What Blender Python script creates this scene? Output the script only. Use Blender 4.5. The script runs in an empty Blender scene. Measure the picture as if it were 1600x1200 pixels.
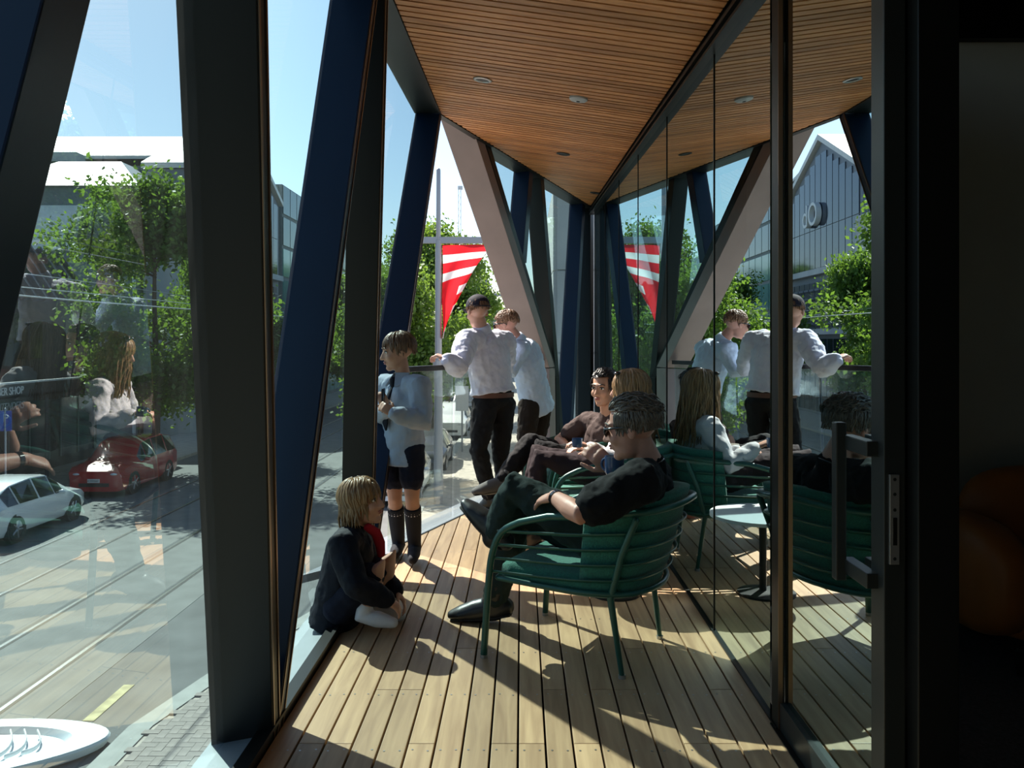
import bpy, bmesh, math, random
import numpy as np
from mathutils import Vector, Matrix, noise
random.seed(7)
sc = bpy.context.scene
COL = sc.collection
R = math.radians
# ------------------------------------------------------------------ camera, sky, sun, exposure
K = 0.893            # layout units -> metres (applied to everything at the very end)
HC = 1.4             # eye height above the deck, layout units
FPX, PX, PY = 1300.0, 815.0, 534.0     # focal length and principal point for a 1600x1200 frame
cam_d = bpy.data.cameras.new('camera'); cam = bpy.data.objects.new('camera', cam_d); COL.objects.link(cam)
cam.location = (0, 0, HC); cam.rotation_euler = (R(90), 0, 0)
cam_d.sensor_width = 36; cam_d.lens = FPX/1600*36
cam_d.shift_x = -(PX-800)/1600; cam_d.shift_y = -(600-PY)/1600
cam_d.clip_start = .05; cam_d.clip_end = 2000
sc.camera = cam
SUN_DIR = Vector((.42, -.5, -.68)).normalized()      # the way the light travels
world = bpy.data.worlds.new('World'); sc.world = world; world.use_nodes = True
wn = world.node_tree.nodes; wl = world.node_tree.links
sky = wn.new('ShaderNodeTexSky'); sky.sky_type = 'NISHITA'; sky.sun_disc = False
sky.sun_elevation = math.asin(-SUN_DIR.z); sky.sun_rotation = math.atan2(-SUN_DIR.x, -SUN_DIR.y)
sky.air_density = 1.0; sky.dust_density = 1.0; sky.ozone_density = 1.0
wn['Background'].inputs[1].default_value = 0.215
wl.new(sky.outputs[0], wn['Background'].inputs[0])
sun_d = bpy.data.lights.new('sun', 'SUN'); sun_d.energy = 13.0; sun_d.angle = R(.55); sun_d.color = (1, .93, .82)
sun = bpy.data.objects.new('sun', sun_d); COL.objects.link(sun)
sun.rotation_euler = SUN_DIR.to_track_quat('-Z', 'Y').to_euler()
sc.view_settings.view_transform = 'Standard'; sc.view_settings.look = 'None'
sc.view_settings.gamma = 1; sc.view_settings.use_curve_mapping = False
sc.view_settings.exposure = 0.0
sc.cycles.transparent_max_bounces = 24; sc.cycles.max_bounces = 10; sc.cycles.diffuse_bounces = 5
GZ = HC-5.2          # street level

def W(x, y, Y):      # a pixel seen at distance Y
    return Vector(((x-PX)*Y/FPX, Y, HC+(PY-y)*Y/FPX))
# ------------------------------------------------------------------ materials
def hexc(r, g, b):
    f = lambda v: (v/255/12.92 if v <= 10 else ((v/255+.055)/1.055)**2.4)
    return (f(r), f(g), f(b), 1)
MATS = {}
def mat(name, col, rough=.6, metal=0., var=.0, vscale=6., bump=0., bscale=40., spec=.5, coat=0., stretch=None, sheen=0., sub=0.):
    if name in MATS: return MATS[name]
    m = bpy.data.materials.new(name); m.use_nodes = True; MATS[name] = m
    nt = m.node_tree; b = nt.nodes['Principled BSDF']
    if len(col) == 3: col = (*col, 1)
    b.inputs['Base Color'].default_value = col; b.inputs['Roughness'].default_value = rough
    b.inputs['Metallic'].default_value = metal; b.inputs['Specular IOR Level'].default_value = spec
    b.inputs['Coat Weight'].default_value = coat; b.inputs['Sheen Weight'].default_value = sheen
    if sub: b.inputs['Subsurface Weight'].default_value = sub; b.inputs['Subsurface Radius'].default_value = (.012, .005, .003)
    if var or bump:
        tc = nt.nodes.new('ShaderNodeTexCoord'); mp = nt.nodes.new('ShaderNodeMapping')
        nt.links.new(tc.outputs['Object'], mp.inputs[0])
        if stretch: mp.inputs['Scale'].default_value = stretch
    if var:
        n = nt.nodes.new('ShaderNodeTexNoise'); n.inputs['Scale'].default_value = vscale; n.inputs['Detail'].default_value = 6
        nt.links.new(mp.outputs[0], n.inputs['Vector'])
        rmp = nt.nodes.new('ShaderNodeValToRGB')
        lo = tuple(c*(1-var) for c in col[:3])+(1,); hi = tuple(min(1, c*(1+var)) for c in col[:3])+(1,)
        rmp.color_ramp.elements[0].color = lo; rmp.color_ramp.elements[0].position = .3
        rmp.color_ramp.elements[1].color = hi; rmp.color_ramp.elements[1].position = .7
        nt.links.new(n.outputs[0], rmp.inputs[0]); nt.links.new(rmp.outputs[0], b.inputs['Base Color'])
    if bump:
        n2 = nt.nodes.new('ShaderNodeTexNoise'); n2.inputs['Scale'].default_value = bscale; n2.inputs['Detail'].default_value = 4
        nt.links.new(mp.outputs[0], n2.inputs['Vector'])
        bp = nt.nodes.new('ShaderNodeBump'); bp.inputs['Strength'].default_value = bump; bp.inputs['Distance'].default_value = .01
        nt.links.new(n2.outputs[0], bp.inputs['Height']); nt.links.new(bp.outputs[0], b.inputs['Normal'])
    return m
def wood(name, c1, c2, along='Y', rough=.55, per=True):
    m = bpy.data.materials.new(name); m.use_nodes = True; MATS[name] = m
    nt = m.node_tree; b = nt.nodes['Principled BSDF']; L = nt.links.new
    tc = nt.nodes.new('ShaderNodeTexCoord'); mp = nt.nodes.new('ShaderNodeMapping'); L(tc.outputs['Object'], mp.inputs[0])
    mp.inputs['Scale'].default_value = (14, 1.1, 14) if along == 'Y' else (1.1, 14, 14)
    oi = nt.nodes.new('ShaderNodeObjectInfo')
    ad = nt.nodes.new('ShaderNodeVectorMath'); ad.operation = 'ADD'
    cx = nt.nodes.new('ShaderNodeCombineXYZ'); mu = nt.nodes.new('ShaderNodeMath'); mu.operation = 'MULTIPLY'; mu.inputs[1].default_value = 57
    L(oi.outputs['Random'], mu.inputs[0]); L(mu.outputs[0], cx.inputs[0]); L(mu.outputs[0], cx.inputs[1])
    L(mp.outputs[0], ad.inputs[0]); L(cx.outputs[0], ad.inputs[1])
    n = nt.nodes.new('ShaderNodeTexNoise'); n.inputs['Scale'].default_value = 2.2; n.inputs['Detail'].default_value = 8; n.inputs['Distortion'].default_value = .6
    L(ad.outputs[0], n.inputs['Vector'])
    rp = nt.nodes.new('ShaderNodeValToRGB'); rp.color_ramp.elements[0].color = (*c1, 1); rp.color_ramp.elements[1].color = (*c2, 1)
    rp.color_ramp.elements[0].position = .3; rp.color_ramp.elements[1].position = .72
    L(n.outputs[0], rp.inputs[0])
    hs = nt.nodes.new('ShaderNodeHueSaturation'); mr = nt.nodes.new('ShaderNodeMapRange'); mr.inputs[3].default_value = .78; mr.inputs[4].default_value = 1.18
    L(oi.outputs['Random'], mr.inputs[0]); L(mr.outputs[0], hs.inputs['Value']); L(rp.outputs[0], hs.inputs['Color']); L(hs.outputs[0], b.inputs['Base Color'])
    b.inputs['Roughness'].default_value = rough
    bp = nt.nodes.new('ShaderNodeBump'); bp.inputs['Strength'].default_value = .12; bp.inputs['Distance'].default_value = .004
    L(n.outputs[0], bp.inputs['Height']); L(bp.outputs[0], b.inputs['Normal'])
    return m
def glass(name, tint, refl, rtint=(1, 1, 1), dirt=0.):
    """thin architectural pane: tinted see-through plus a clear mirror reflection and a little dust"""
    m = bpy.data.materials.new(name); m.use_nodes = True; MATS[name] = m
    nt = m.node_tree; nt.nodes.remove(nt.nodes['Principled BSDF']); L = nt.links.new; out = nt.nodes['Material Output']
    tr = nt.nodes.new('ShaderNodeBsdfTransparent'); tr.inputs[0].default_value = (*tint, 1)
    gl = nt.nodes.new('ShaderNodeBsdfGlossy'); gl.inputs['Roughness'].default_value = 0.0; gl.inputs[0].default_value = (*rtint, 1)
    mx = nt.nodes.new('ShaderNodeMixShader')
    fr = nt.nodes.new('ShaderNodeFresnel'); fr.inputs[0].default_value = 1.5
    ad = nt.nodes.new('ShaderNodeMath'); ad.operation = 'ADD'; ad.use_clamp = True; ad.inputs[1].default_value = refl
    geo = nt.nodes.new('ShaderNodeNewGeometry')
    # same Fresnel from both sides of the thin pane
    ly = nt.nodes.new('ShaderNodeLayerWeight'); ly.inputs[0].default_value = .25
    pw = nt.nodes.new('ShaderNodeMath'); pw.operation = 'MULTIPLY'; pw.inputs[1].default_value = .3
    L(ly.outputs['Fresnel'], pw.inputs[0]); L(pw.outputs[0], ad.inputs[0])
    L(ad.outputs[0], mx.inputs[0]); L(tr.outputs[0], mx.inputs[1]); L(gl.outputs[0], mx.inputs[2])
    last = mx
    if dirt:
        tl = nt.nodes.new('ShaderNodeBsdfTranslucent'); tl.inputs[0].default_value = (.75, .85, .85, 1)
        df = nt.nodes.new('ShaderNodeBsdfDiffuse'); df.inputs[0].default_value = (.75, .85, .85, 1)
        mm = nt.nodes.new('ShaderNodeMixShader'); L(tl.outputs[0], mm.inputs[1]); L(df.outputs[0], mm.inputs[2])
        tc = nt.nodes.new('ShaderNodeTexCoord'); mp = nt.nodes.new('ShaderNodeMapping'); mp.inputs['Scale'].default_value = (9, 9, .8)
        L(tc.outputs['Object'], mp.inputs[0])
        n = nt.nodes.new('ShaderNodeTexNoise'); n.inputs['Scale'].default_value = 2.5; n.inputs['Detail'].default_value = 7; L(mp.outputs[0], n.inputs['Vector'])
        mr = nt.nodes.new('ShaderNodeMapRange'); mr.inputs[1].default_value = .3; mr.inputs[2].default_value = .8; mr.inputs[3].default_value = dirt*.4; mr.inputs[4].default_value = dirt*1.7
        L(n.outputs[0], mr.inputs[0])
        m2 = nt.nodes.new('ShaderNodeMixShader'); L(mr.outputs[0], m2.inputs[0]); L(mx.outputs[0], m2.inputs[1]); L(mm.outputs[0], m2.inputs[2]); last = m2
    L(last.outputs[0], out.inputs[0])
    return m
M_BLACK = mat('black_bronze_metal', (.0052, .0056, .0052), .42, .0, spec=.3)
M_DARK = mat('dark_grey_metal', (.014, .017, .0165), .4, .0, var=.15, vscale=3, spec=.4)
M_BLUE = mat('navy_blue_steel', (.002, .014, .042), .38, 0, spec=.4, var=.12, vscale=2)
M_BRONZE = mat('bronze_anodised_trim', (.20, .13, .085), .3, .85)
M_PINK = mat('mauve_grey_cladding', (.24, .185, .17), .5, .15, var=.08, vscale=4, bump=.05)
M_SILL = mat('pale_grey_sill_metal', (.25, .28, .30), .4, .3, var=.06)
M_APRON = mat('grey_apron_flashing', (.19, .20, .225), .5, .2, var=.06)
M_GLASS = glass('tinted_window_glass', (.56, .745, .755), .035, dirt=.012)
M_MIRROR = glass('reflective_door_glass', (.15, .19, .19), .5, (.78, .93, .95))
M_CLEAR = glass('clear_balustrade_glass', (.90, .955, .94), .02, dirt=.008)
M_DECK = wood('hardwood_decking', (.33, .20, .105), (.50, .33, .18), 'Y', .5)
M_SLAT = wood('cedar_slats', (.40, .145, .042), (.66, .29, .098), 'X', .5)
M_JOIST = mat('black_underlay', (.006, .006, .006), .9)
M_STEEL = mat('brushed_steel', (.45, .45, .44), .35, .9)
M_RUBBER = mat('black_rubber', (.012, .012, .012), .7)
# ------------------------------------------------------------------ mesh helpers
def box(bm, lo, hi):
    v = [bm.verts.new((x, y, z)) for z in (lo[2], hi[2]) for y in (lo[1], hi[1]) for x in (lo[0], hi[0])]
    for f in ((0, 2, 3, 1), (4, 5, 7, 6), (0, 1, 5, 4), (2, 6, 7, 3), (0, 4, 6, 2), (1, 3, 7, 5)): bm.faces.new([v[i] for i in f])
    return v
def hexa(bm, p):     # eight corner points: bottom four, top four (same order)
    v = [bm.verts.new(q) for q in p]
    for f in ((3, 2, 1, 0), (4, 5, 6, 7), (0, 1, 5, 4), (1, 2, 6, 5), (2, 3, 7, 6), (3, 0, 4, 7)): bm.faces.new([v[i] for i in f])
    return v
def prism(bm, poly, off):      # polygon (3D points) pushed along off
    a = [bm.verts.new(p) for p in poly]; b = [bm.verts.new(Vector(p)+Vector(off)) for p in poly]
    n = len(a); bm.faces.new(a[::-1]); bm.faces.new(b)
    for i in range(n): bm.faces.new((a[i], a[(i+1) % n], b[(i+1) % n], b[i]))
def tube(bm, pts, rad, n=12, ref=None, cap=True, closed=False):
    pts = [Vector(p) for p in pts]
    if not isinstance(rad, (list, tuple)) or (len(rad) == 2 and len(pts) != 2 and not isinstance(rad[0], (list, tuple))): rad = [rad]*len(pts)
    rad = [(r, r) if not isinstance(r, (list, tuple)) else r for r in rad]
    N = len(pts); rings = []
    prev = None
    data = []
    for i, p in enumerate(pts):
        if closed: t = pts[(i+1) % N]-pts[i-1]
        elif i == 0: t = pts[1]-pts[0]
        elif i == N-1: t = pts[-1]-pts[-2]
        else: t = (pts[i+1]-p).normalized()+(p-pts[i-1]).normalized()
        if t.length < 1e-9: t = Vector((0, 0, 1))
        t.normalize()
        if ref is not None: u = Vector(ref)-t*t.dot(Vector(ref))
        elif prev is not None: u = prev-t*t.dot(prev)
        else: u = t.orthogonal()
        if u.length < 1e-6: u = t.orthogonal()
        u.normalize(); prev = u; v = t.cross(u)
        data.append((p, t, u, v, rad[i]))
    def ring(p, u, v, r, s=1.):
        return [bm.verts.new(p+u*(math.cos(2*math.pi*k/n)*r[0]*s)+v*(math.sin(2*math.pi*k/n)*r[1]*s)) for k in range(n)]
    if cap and not closed:
        p, t, u, v, r = data[0]; m = min(r)
        rings.append(ring(p-t*m*.92, u, v, r, .38)); rings.append(ring(p-t*m*.6, u, v, r, .8))
    for d in data: rings.append(ring(d[0], d[2], d[3], d[4]))
    if cap and not closed:
        p, t, u, v, r = data[-1]; m = min(r)
        rings.append(ring(p+t*m*.6, u, v, r, .8)); rings.append(ring(p+t*m*.92, u, v, r, .38))
    M = len(rings)
    for i in range(M if closed else M-1):
        a, b = rings[i], rings[(i+1) % M]
        for k in range(n): bm.faces.new((a[k], a[(k+1) % n], b[(k+1) % n], b[k]))
    if not closed: bm.faces.new(rings[0][::-1]); bm.faces.new(rings[-1])
def ell(bm, c, r, fr=None, nu=16, nv=10):
    c = Vector(c); X, Y, Z = fr if fr else (Vector((1, 0, 0)), Vector((0, 1, 0)), Vector((0, 0, 1)))
    top = bm.verts.new(c+Z*r[2]); bot = bm.verts.new(c-Z*r[2]); rg = []
    for i in range(1, nv):
        a = math.pi*i/nv
        rg.append([bm.verts.new(c+X*(r[0]*math.sin(a)*math.cos(2*math.pi*k/nu))+Y*(r[1]*math.sin(a)*math.sin(2*math.pi*k/nu))+Z*(r[2]*math.cos(a))) for k in range(nu)])
    for k in range(nu):
        bm.faces.new((top, rg[0][k], rg[0][(k+1) % nu])); bm.faces.new((bot, rg[-1][(k+1) % nu], rg[-1][k]))
        for i in range(nv-2): bm.faces.new((rg[i][k], rg[i+1][k], rg[i+1][(k+1) % nu], rg[i][(k+1) % nu]))
def lathe(bm, prof, c=(0, 0, 0), n=24):    # profile of (radius, z), closed top and bottom
    rg = [[bm.verts.new((c[0]+r*math.cos(2*math.pi*k/n), c[1]+r*math.sin(2*math.pi*k/n), c[2]+z)) for k in range(n)] for r, z in prof]
    for i in range(len(rg)-1):
        for k in range(n): bm.faces.new((rg[i][k], rg[i][(k+1) % n], rg[i+1][(k+1) % n], rg[i+1][k]))
    bm.faces.new(rg[0][::-1]); bm.faces.new(rg[-1])
def wloc(o):
    v = Vector((0, 0, 0))
    while o: v += o.location; o = o.parent
    return v
def obj(name, bm, m, parent=None, world=True, smooth=False, bev=0., fixn=True):
    """link a bmesh as one object; world=True: coordinates are scene coordinates"""
    if isinstance(bm, bpy.types.Mesh): me = bm
    else:
        if fixn: bmesh.ops.recalc_face_normals(bm, faces=bm.faces[:])
        if bev: bmesh.ops.bevel(bm, geom=bm.edges[:], offset=bev, segments=2, affect='EDGES', profile=.6, clamp_overlap=True)
        me = bpy.data.meshes.new(name); bm.to_mesh(me); bm.free()
    if smooth:
        me.polygons.foreach_set('use_smooth', [True]*len(me.polygons))
        if smooth != 'all': me.set_sharp_from_angle(angle=R(40))
    if m is not None: me.materials.append(m)
    o = bpy.data.objects.new(name, me); COL.objects.link(o)
    if parent is not None:
        o.parent = parent
        if world: me.transform(Matrix.Translation(-wloc(parent)))
    return o
def tag(o, label, cat, group=None):
    o['label'] = label; o['category'] = cat
    if group: o['group'] = group
    return o
def thing(name, label, cat, loc=(0, 0, 0), rz=0., group=None):
    o = bpy.data.objects.new(name, None); COL.objects.link(o); o.location = loc; o.rotation_euler = (0, 0, rz); o.empty_display_size = .1
    return tag(o, label, cat, group)
def center(o):      # a one-mesh thing gets its origin at its base
    me = o.data; n = len(me.vertices); co = np.empty(n*3); me.vertices.foreach_get('co', co); co = co.reshape(-1, 3)
    p = Vector(((co[:, 0].min()+co[:, 0].max())/2, (co[:, 1].min()+co[:, 1].max())/2, co[:, 2].min()))
    me.transform(Matrix.Translation(-p)); o.location = p
    return o
def struct(o, label=None):
    o['kind'] = 'structure'
    if label: o['label'] = label
    return o
def dup(o, parent=None):
    c = o.copy(); COL.objects.link(c); c.parent = parent
    for ch in list(o.children): dup(ch, c)
    return c
def nb(): return bmesh.new()
def text_mesh(s, size, name, m, mtx, parent, depth=.01, sx=1., shear=0.):
    cu = bpy.data.curves.new(name, 'FONT'); cu.body = s; cu.size = size; cu.extrude = depth; cu.align_x = 'RIGHT'; cu.shear = shear
    t = bpy.data.objects.new(name+'_t', cu); COL.objects.link(t)
    dg = bpy.context.evaluated_depsgraph_get(); me = bpy.data.meshes.new_from_object(t.evaluated_get(dg))
    bpy.data.objects.remove(t); bpy.data.curves.remove(cu)
    me.transform(Matrix.Diagonal((sx, 1, 1, 1))); me.transform(mtx); me.materials.clear()
    return obj(name, me, m, parent)
# ------------------------------------------------------------------ the balcony shell
MX = .93                                    # inner face of the glazed door wall
def FX(z): return -.876+.072*z              # inner face of the leaning street facade
def ZC(x, y): return 2.87+.04*(y-3.58)+.139*(MX-x)   # the sloping timber soffit
EN = Vector((.93860, -.34236, .04274)); ED = -2.75609   # end wall: EN.p = ED, inside is the + side
ALONG = Vector((.34268, .93945, 0)).normalized()        # along the end wall, away from the camera
def EP(x, z, off=0.):                        # point of the end wall at X = x, height z
    y = (EN.x*x+EN.z*z-ED)/-EN.y
    return Vector((x, y, z))+EN*off
Y0, YE = -2.2, 10.9                          # the balcony runs behind the camera too
# --- floor
fb = nb(); prism(fb, [(-.95, Y0, -.05), (MX+.02, Y0, -.05), (MX+.02, 10.62, -.05), (-.90, 5.60, -.05)], (0, 0, -.22))
floor = struct(obj('floor', fb, M_JOIST), 'hardwood deck boards laid along the glazed balcony')
pitch = .0959; nbd = int((MX+.876)/pitch)
def deck_end(x): return EP(x, 0).y-.02
for i in range(nbd+1):
    xa = -.872+i*pitch; xb = min(xa+.0885, MX-.004)
    if xb-xa < .02: continue
    cuts = [Y0]; yy = Y0+random.choice((.6, 1.5, 2.4, 3.3))
    while yy < deck_end(xa)-.5: cuts.append(yy); yy += random.choice((1.8, 2.25, 2.7))
    cuts.append(None)
    for a, b in zip(cuts[:-1], cuts[1:]):
        bm = nb(); ya = a+.0015
        if b is None: p = [(xa, ya), (xb, ya), (xb, deck_end(xb)), (xa, deck_end(xa))]
        else: p = [(xa, ya), (xb, ya), (xb, b-.0015), (xa, b-.0015)]
        hexa(bm, [(x, y, -.03) for x, y in p]+[(x, y, 0) for x, y in p])
        obj('deck_board', bm, M_DECK, floor, bev=.0025)
bm = nb()
yy = -.3
while yy < 10:
    for i in range(nbd+1):
        for fx in (.2, .8):
            x = -.872+i*pitch+.0885*fx
            if yy < deck_end(x)-.03 and x < MX-.02: bmesh.ops.create_circle(bm, cap_ends=True, segments=6, radius=.0042, matrix=Matrix.Translation((x, yy+random.uniform(-.006, .006), .0012)))
    yy += .45
o = obj('screw_heads', bm, M_STEEL, floor); o['kind'] = 'stuff'
# --- soffit
cb = nb()
cpts = [(-1.1, Y0), (MX+.05, Y0), (MX+.05, 10.95), (-.66, 6.66), (FX(3.2)-.02, 6.6)]
prism(cb, [(x, y, ZC(x, y)+.03) for x, y in cpts], (0, 0, .12))
ceiling = struct(obj('ceiling', cb, M_JOIST), 'sloping soffit of narrow cedar slats')
yy = -1.9
while yy < 10.75:
    xl = FX(3.15)+.012
    sw = random.choice((.044, .06, .06, .078)); ye = yy+sw
    if yy > EP(xl, 3.2).y-.05:
        zz = 3.2; xl = (ED-EN.z*zz-EN.y*ye)/EN.x+.02
    if xl < MX-.06:
        bm = nb(); xr = MX-.035
        v = hexa(bm, [(xl, yy, ZC(xl, yy)), (xr, yy, ZC(xr, yy)), (xr, ye, ZC(xr, ye)), (xl, ye, ZC(xl, ye)),
                  (xl, yy, ZC(xl, yy)+.028), (xr, yy, ZC(xr, yy)+.028), (xr, ye, ZC(xr, ye)+.028), (xl, ye, ZC(xl, ye)+.028)])
        obj('slat', bm, M_SLAT, ceiling)
    yy += sw+.019
for (px, py, col, lab) in ((754, 124, M_BLACK, 'black recessed downlight with a steel ring in the soffit, nearest the leaning glass'), (880, 240, M_BLACK, 'small dark recessed downlight in the middle of the soffit'),
                           (930, 301, M_BLACK, 'small dark downlight near the far point of the soffit'), (904, 153, None, 'round pale grey smoke detector on the timber soffit')):
    r = Vector(((px-PX)/FPX, 1, (PY-py)/FPX))     # ray meets the soffit plane
    t = (2.87-.04*3.58+.139*MX-HC)/(r.z-.04+.139*r.x)
    p = Vector((r.x*t, t, HC+r.z*t))
    nrm = Vector((-.139, .04, -1)).normalized()
    fr = nrm.to_track_quat('Z', 'Y').to_matrix().to_4x4()
    if col:
        root = thing('downlight', lab, 'downlight', p)
        bm = nb(); lathe(bm, [(.062, -.004), (.062, .006), (.058, .009), (.046, .009), (.04, .002)], n=28); me = obj('ring', bm, M_STEEL if px == 754 else M_DARK, root, world=False, smooth=True); me.data.transform(fr)
        bm = nb(); lathe(bm, [(.04, -.001), (.04, .004), (.012, .003)], n=24); me = obj('lens', bm, M_BLACK, root, world=False, smooth=True); me.data.transform(fr)
    else:
        root = thing('smoke_detector', lab, 'detector', p)
        bm = nb(); lathe(bm, [(.062, -.004), (.062, .012), (.052, .02), (.02, .024)], n=28); me = obj('housing', bm, mat('pale_grey_plastic', (.42, .42, .42), .5), root, world=False, smooth=True); me.data.transform(fr)
        bm = nb(); lathe(bm, [(.012, .02), (.012, .027)], n=12); me = obj('sensor', bm, M_DARK, root, world=False); me.data.transform(fr)
# --- leaning street facade
def member(name, m, a, b, nrm, along, depth, width, parent, trim=True):
    """raking facade column: a, b = inner axis at foot and head; nrm points outwards"""
    a, b, nrm, along = Vector(a), Vector(b), Vector(nrm).normalized(), Vector(along).normalized()
    def q(p): return [p-along*width/2, p+along*width/2, p+along*width/2+nrm*depth, p-along*width/2+nrm*depth]
    bm = nb(); hexa(bm, q(a)+q(b)); o = obj(name, bm, m, parent, bev=.004)
    if trim:
        for s in (-1, 1):
            bm = nb()
            def q2(p): c = p+along*(s*width*.36)-nrm*.004; return [c-along*.006, c+along*.006, c+along*.006+nrm*.01, c-along*.006+nrm*.01]
            hexa(bm, q2(a)+q2(b)); obj('trim_strip', bm, M_BRONZE, o)
    return o
wl_ = nb()
def qbar(bm, x0, x1, z0, z1, ya, yb, lean=True):
    l = (lambda z: FX(z)) if lean else (lambda z: -.876)
    hexa(bm, [(l(z0)+x0, ya, z0), (l(z0)+x1, ya, z0), (l(z0)+x1, yb, z0), (l(z0)+x0, yb, z0), (l(z1)+x0, ya, z1), (l(z1)+x1, ya, z1), (l(z1)+x1, yb, z1), (l(z1)+x0, yb, z1)])
qbar(wl_, -.055, .0, -.06, .035, Y0, 5.0)             # black floor track
qbar(wl_, -.012, .006, .035, .05, Y0, 5.0)
wall_left = struct(obj('wall_left', wl_, M_BLACK), 'street facade of glass between raking blue and black columns')
bm = nb(); hexa(bm, [(-1.11, Y0, -.10), (-.93, Y0, -.10), (-.93, 5.0, -.10), (-1.11, 5.0, -.10), (-1.11, Y0, -.03), (-.93, Y0, .01), (-.93, 5.0, .01), (-1.11, 5.0, -.03)])
obj('sill', bm, M_SILL, wall_left)
bm = nb()
def zh(y): return ZC(FX(3.15), y)
hexa(bm, [(FX(3.1)-.19, Y0, zh(Y0)-.01), (FX(3.1)+.012, Y0, zh(Y0)-.01), (FX(3.1)+.012, 6.55, zh(6.55)-.01), (FX(3.1)-.19, 6.55, zh(6.55)-.01),
          (FX(3.1)-.19, Y0, zh(Y0)+.12), (FX(3.1)+.012, Y0, zh(Y0)+.12), (FX(3.1)+.012, 6.55, zh(6.55)+.12), (FX(3.1)-.19, 6.55, zh(6.55)+.12)])
obj('head_beam', bm, M_DARK, wall_left)
NL = Vector((-1, 0, .072))
AY = Vector((0, 1, 0))
def fp(y, z): return (FX(z), y, z)
cols_l = [('black_column', M_BLACK, -1.15, -1.95, .22, .10), ('blue_column', M_BLUE, -1.13, -.33, .19, .10),
          ('black_column', M_BLACK, .78, -.1, .22, .10), ('blue_column', M_BLUE, .80, 1.64, .19, .12),
          ('black_column', M_BLACK, 2.99, 2.06, .22, .09), ('blue_column', M_BLUE, 3.0, 3.80, .19, .09),
          ('black_column', M_BLACK, 4.86, 4.02, .17, .09), ('blue_column', M_BLUE, 4.82, 6.62, .19, .12)]
for nm, m, y0, y1, dp, wd in cols_l:
    member(nm, m, fp(y0, -.05), fp(y1, zh(y1)), NL, AY, dp, wd, wall_left, trim=(m is M_BLACK or y0 > 2.5))
def pane_l(ya0, yb0, ya1, yb1):    # foot from/to, head from/to
    o, o1 = -.175, -.175
    P_ = [(FX(0)+o, ya0, -.02), (FX(0)+o, yb0, -.02), (FX(zh(yb1))+o1, yb1, zh(yb1)), (FX(zh(ya1))+o1, ya1, zh(ya1))]
    if abs(ya0-yb0) < .01: P_ = [P_[0], P_[2], P_[3]]
    bm = nb(); bm.faces.new([bm.verts.new(p) for p in P_]); obj('glass_pane', bm, M_GLASS, wall_left)
pane_l(-1.14, -1.14, -1.95, -.33); pane_l(-1.14, .79, -.33, -.1); pane_l(.79, .79, -.1, 1.64); pane_l(.79, 3.0, 1.64, 2.06)
pane_l(3.0, 3.0, 2.06, 3.80); pane_l(3.0, 4.84, 3.80, 4.02); pane_l(4.84, 4.84, 4.02, 6.62)
# --- end wall
eb = nb()
prism(eb, [EP(.34, -.06), EP(.93, -.06), EP(.93, -.06, -.2), EP(.34, -.06, -.2)], (0, 0, .10))
wall_far = struct(obj('wall_far', eb, M_BLACK), 'end wall of raking columns and glass beyond the open corner')
bm = nb()
zt = [ZC(EP(x, 3.2).x, EP(x, 3.2).y) for x in (-.33, .95)]
p = [EP(-.33, zt[0]-.012, .01), EP(.95, zt[1]-.012, .01), EP(.95, zt[1]-.012, -.16), EP(-.33, zt[0]-.012, -.16)]
prism(bm, p, (0, 0, .13)); obj('head_beam', bm, M_DARK, wall_far)
bm = nb(); za, zb = ZC(EP(-.655, 3.2).x, EP(-.655, 3.2).y), ZC(EP(.94, 3.2).x, EP(.94, 3.2).y)
hexa(bm, [EP(-.665, za-.014, .03), EP(.94, zb-.014, .03), EP(.94, zb-.014, -.02), EP(-.665, za-.014, -.02), EP(-.665, za+.14, .03), EP(.94, zb+.14, .03), EP(.94, zb+.14, -.02), EP(-.665, za+.14, -.02)])
obj('edge_trim', bm, M_BLACK, ceiling)
EO = -EN
def mem(name, m, x0, z0, x1, z1, dp, wd, trim=False): return member(name, m, EP(x0, z0), EP(x1, z1), EO, ALONG, dp, wd, wall_far, trim)
mem('mauve_column', M_PINK, .335, 1.12, -.47, 3.5, .27, .2)
mem('mauve_plinth', M_PINK, .345, -.05, .335, 1.112, .27, .2)
mem('black_mullion', M_BLACK, .40, 1.0, -.326, 3.27, .12, .12); mem('black_mullion', M_BLACK, .41, -.05, .40, 1.0, .12, .12)
mem('blue_column', M_BLUE, .03, 2.2, .105, 3.2, .18, .12)
mem('grey_column', M_DARK, .49, -.05, .225, 3.2, .18, .12)
mem('blue_column', M_BLUE, .55, -.05, .80, 3.17, .18, .12)
mem('black_post', M_BLACK, .89, -.05, .93, 3.17, .2, .16)
def pane_e(pts):
    bm = nb(); bm.faces.new([bm.verts.new(EP(x, z, -.16)) for x, z in pts]); obj('glass_pane', bm, M_GLASS, wall_far)
pane_e([(-.30, 3.2), (.05, 2.2), (.11, 3.2)]); pane_e([(.05, 2.2), (.40, 1.0), (.42, 0), (.49, 0), (.24, 3.2), (.11, 3.2)])
pane_e([(.52, 0), (.81, 3.17), (.23, 3.2)]); pane_e([(.53, 0), (.91, 0), (.93, 3.15), (.80, 3.17)])
# apron flashing outside the deck edge
bm = nb(); prism(bm, [EP(-.86, -.035, .0), EP(.36, -.035, 0), EP(.36, -.035, -.34), EP(-1.1, -.035, -.30)], (0, 0, -.05))
struct(obj('trim_1', bm, M_APRON), 'pale grey metal flashing along the deck edge')
bm = nb(); prism(bm, [EP(-.88, -.02, .012), EP(.36, -.02, .012), EP(.36, -.02, -.004), EP(-.88, -.02, -.004)], (0, 0, .024))
struct(obj('trim_2', bm, M_BLACK), 'black edge strip at the end of the deck boards')
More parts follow.
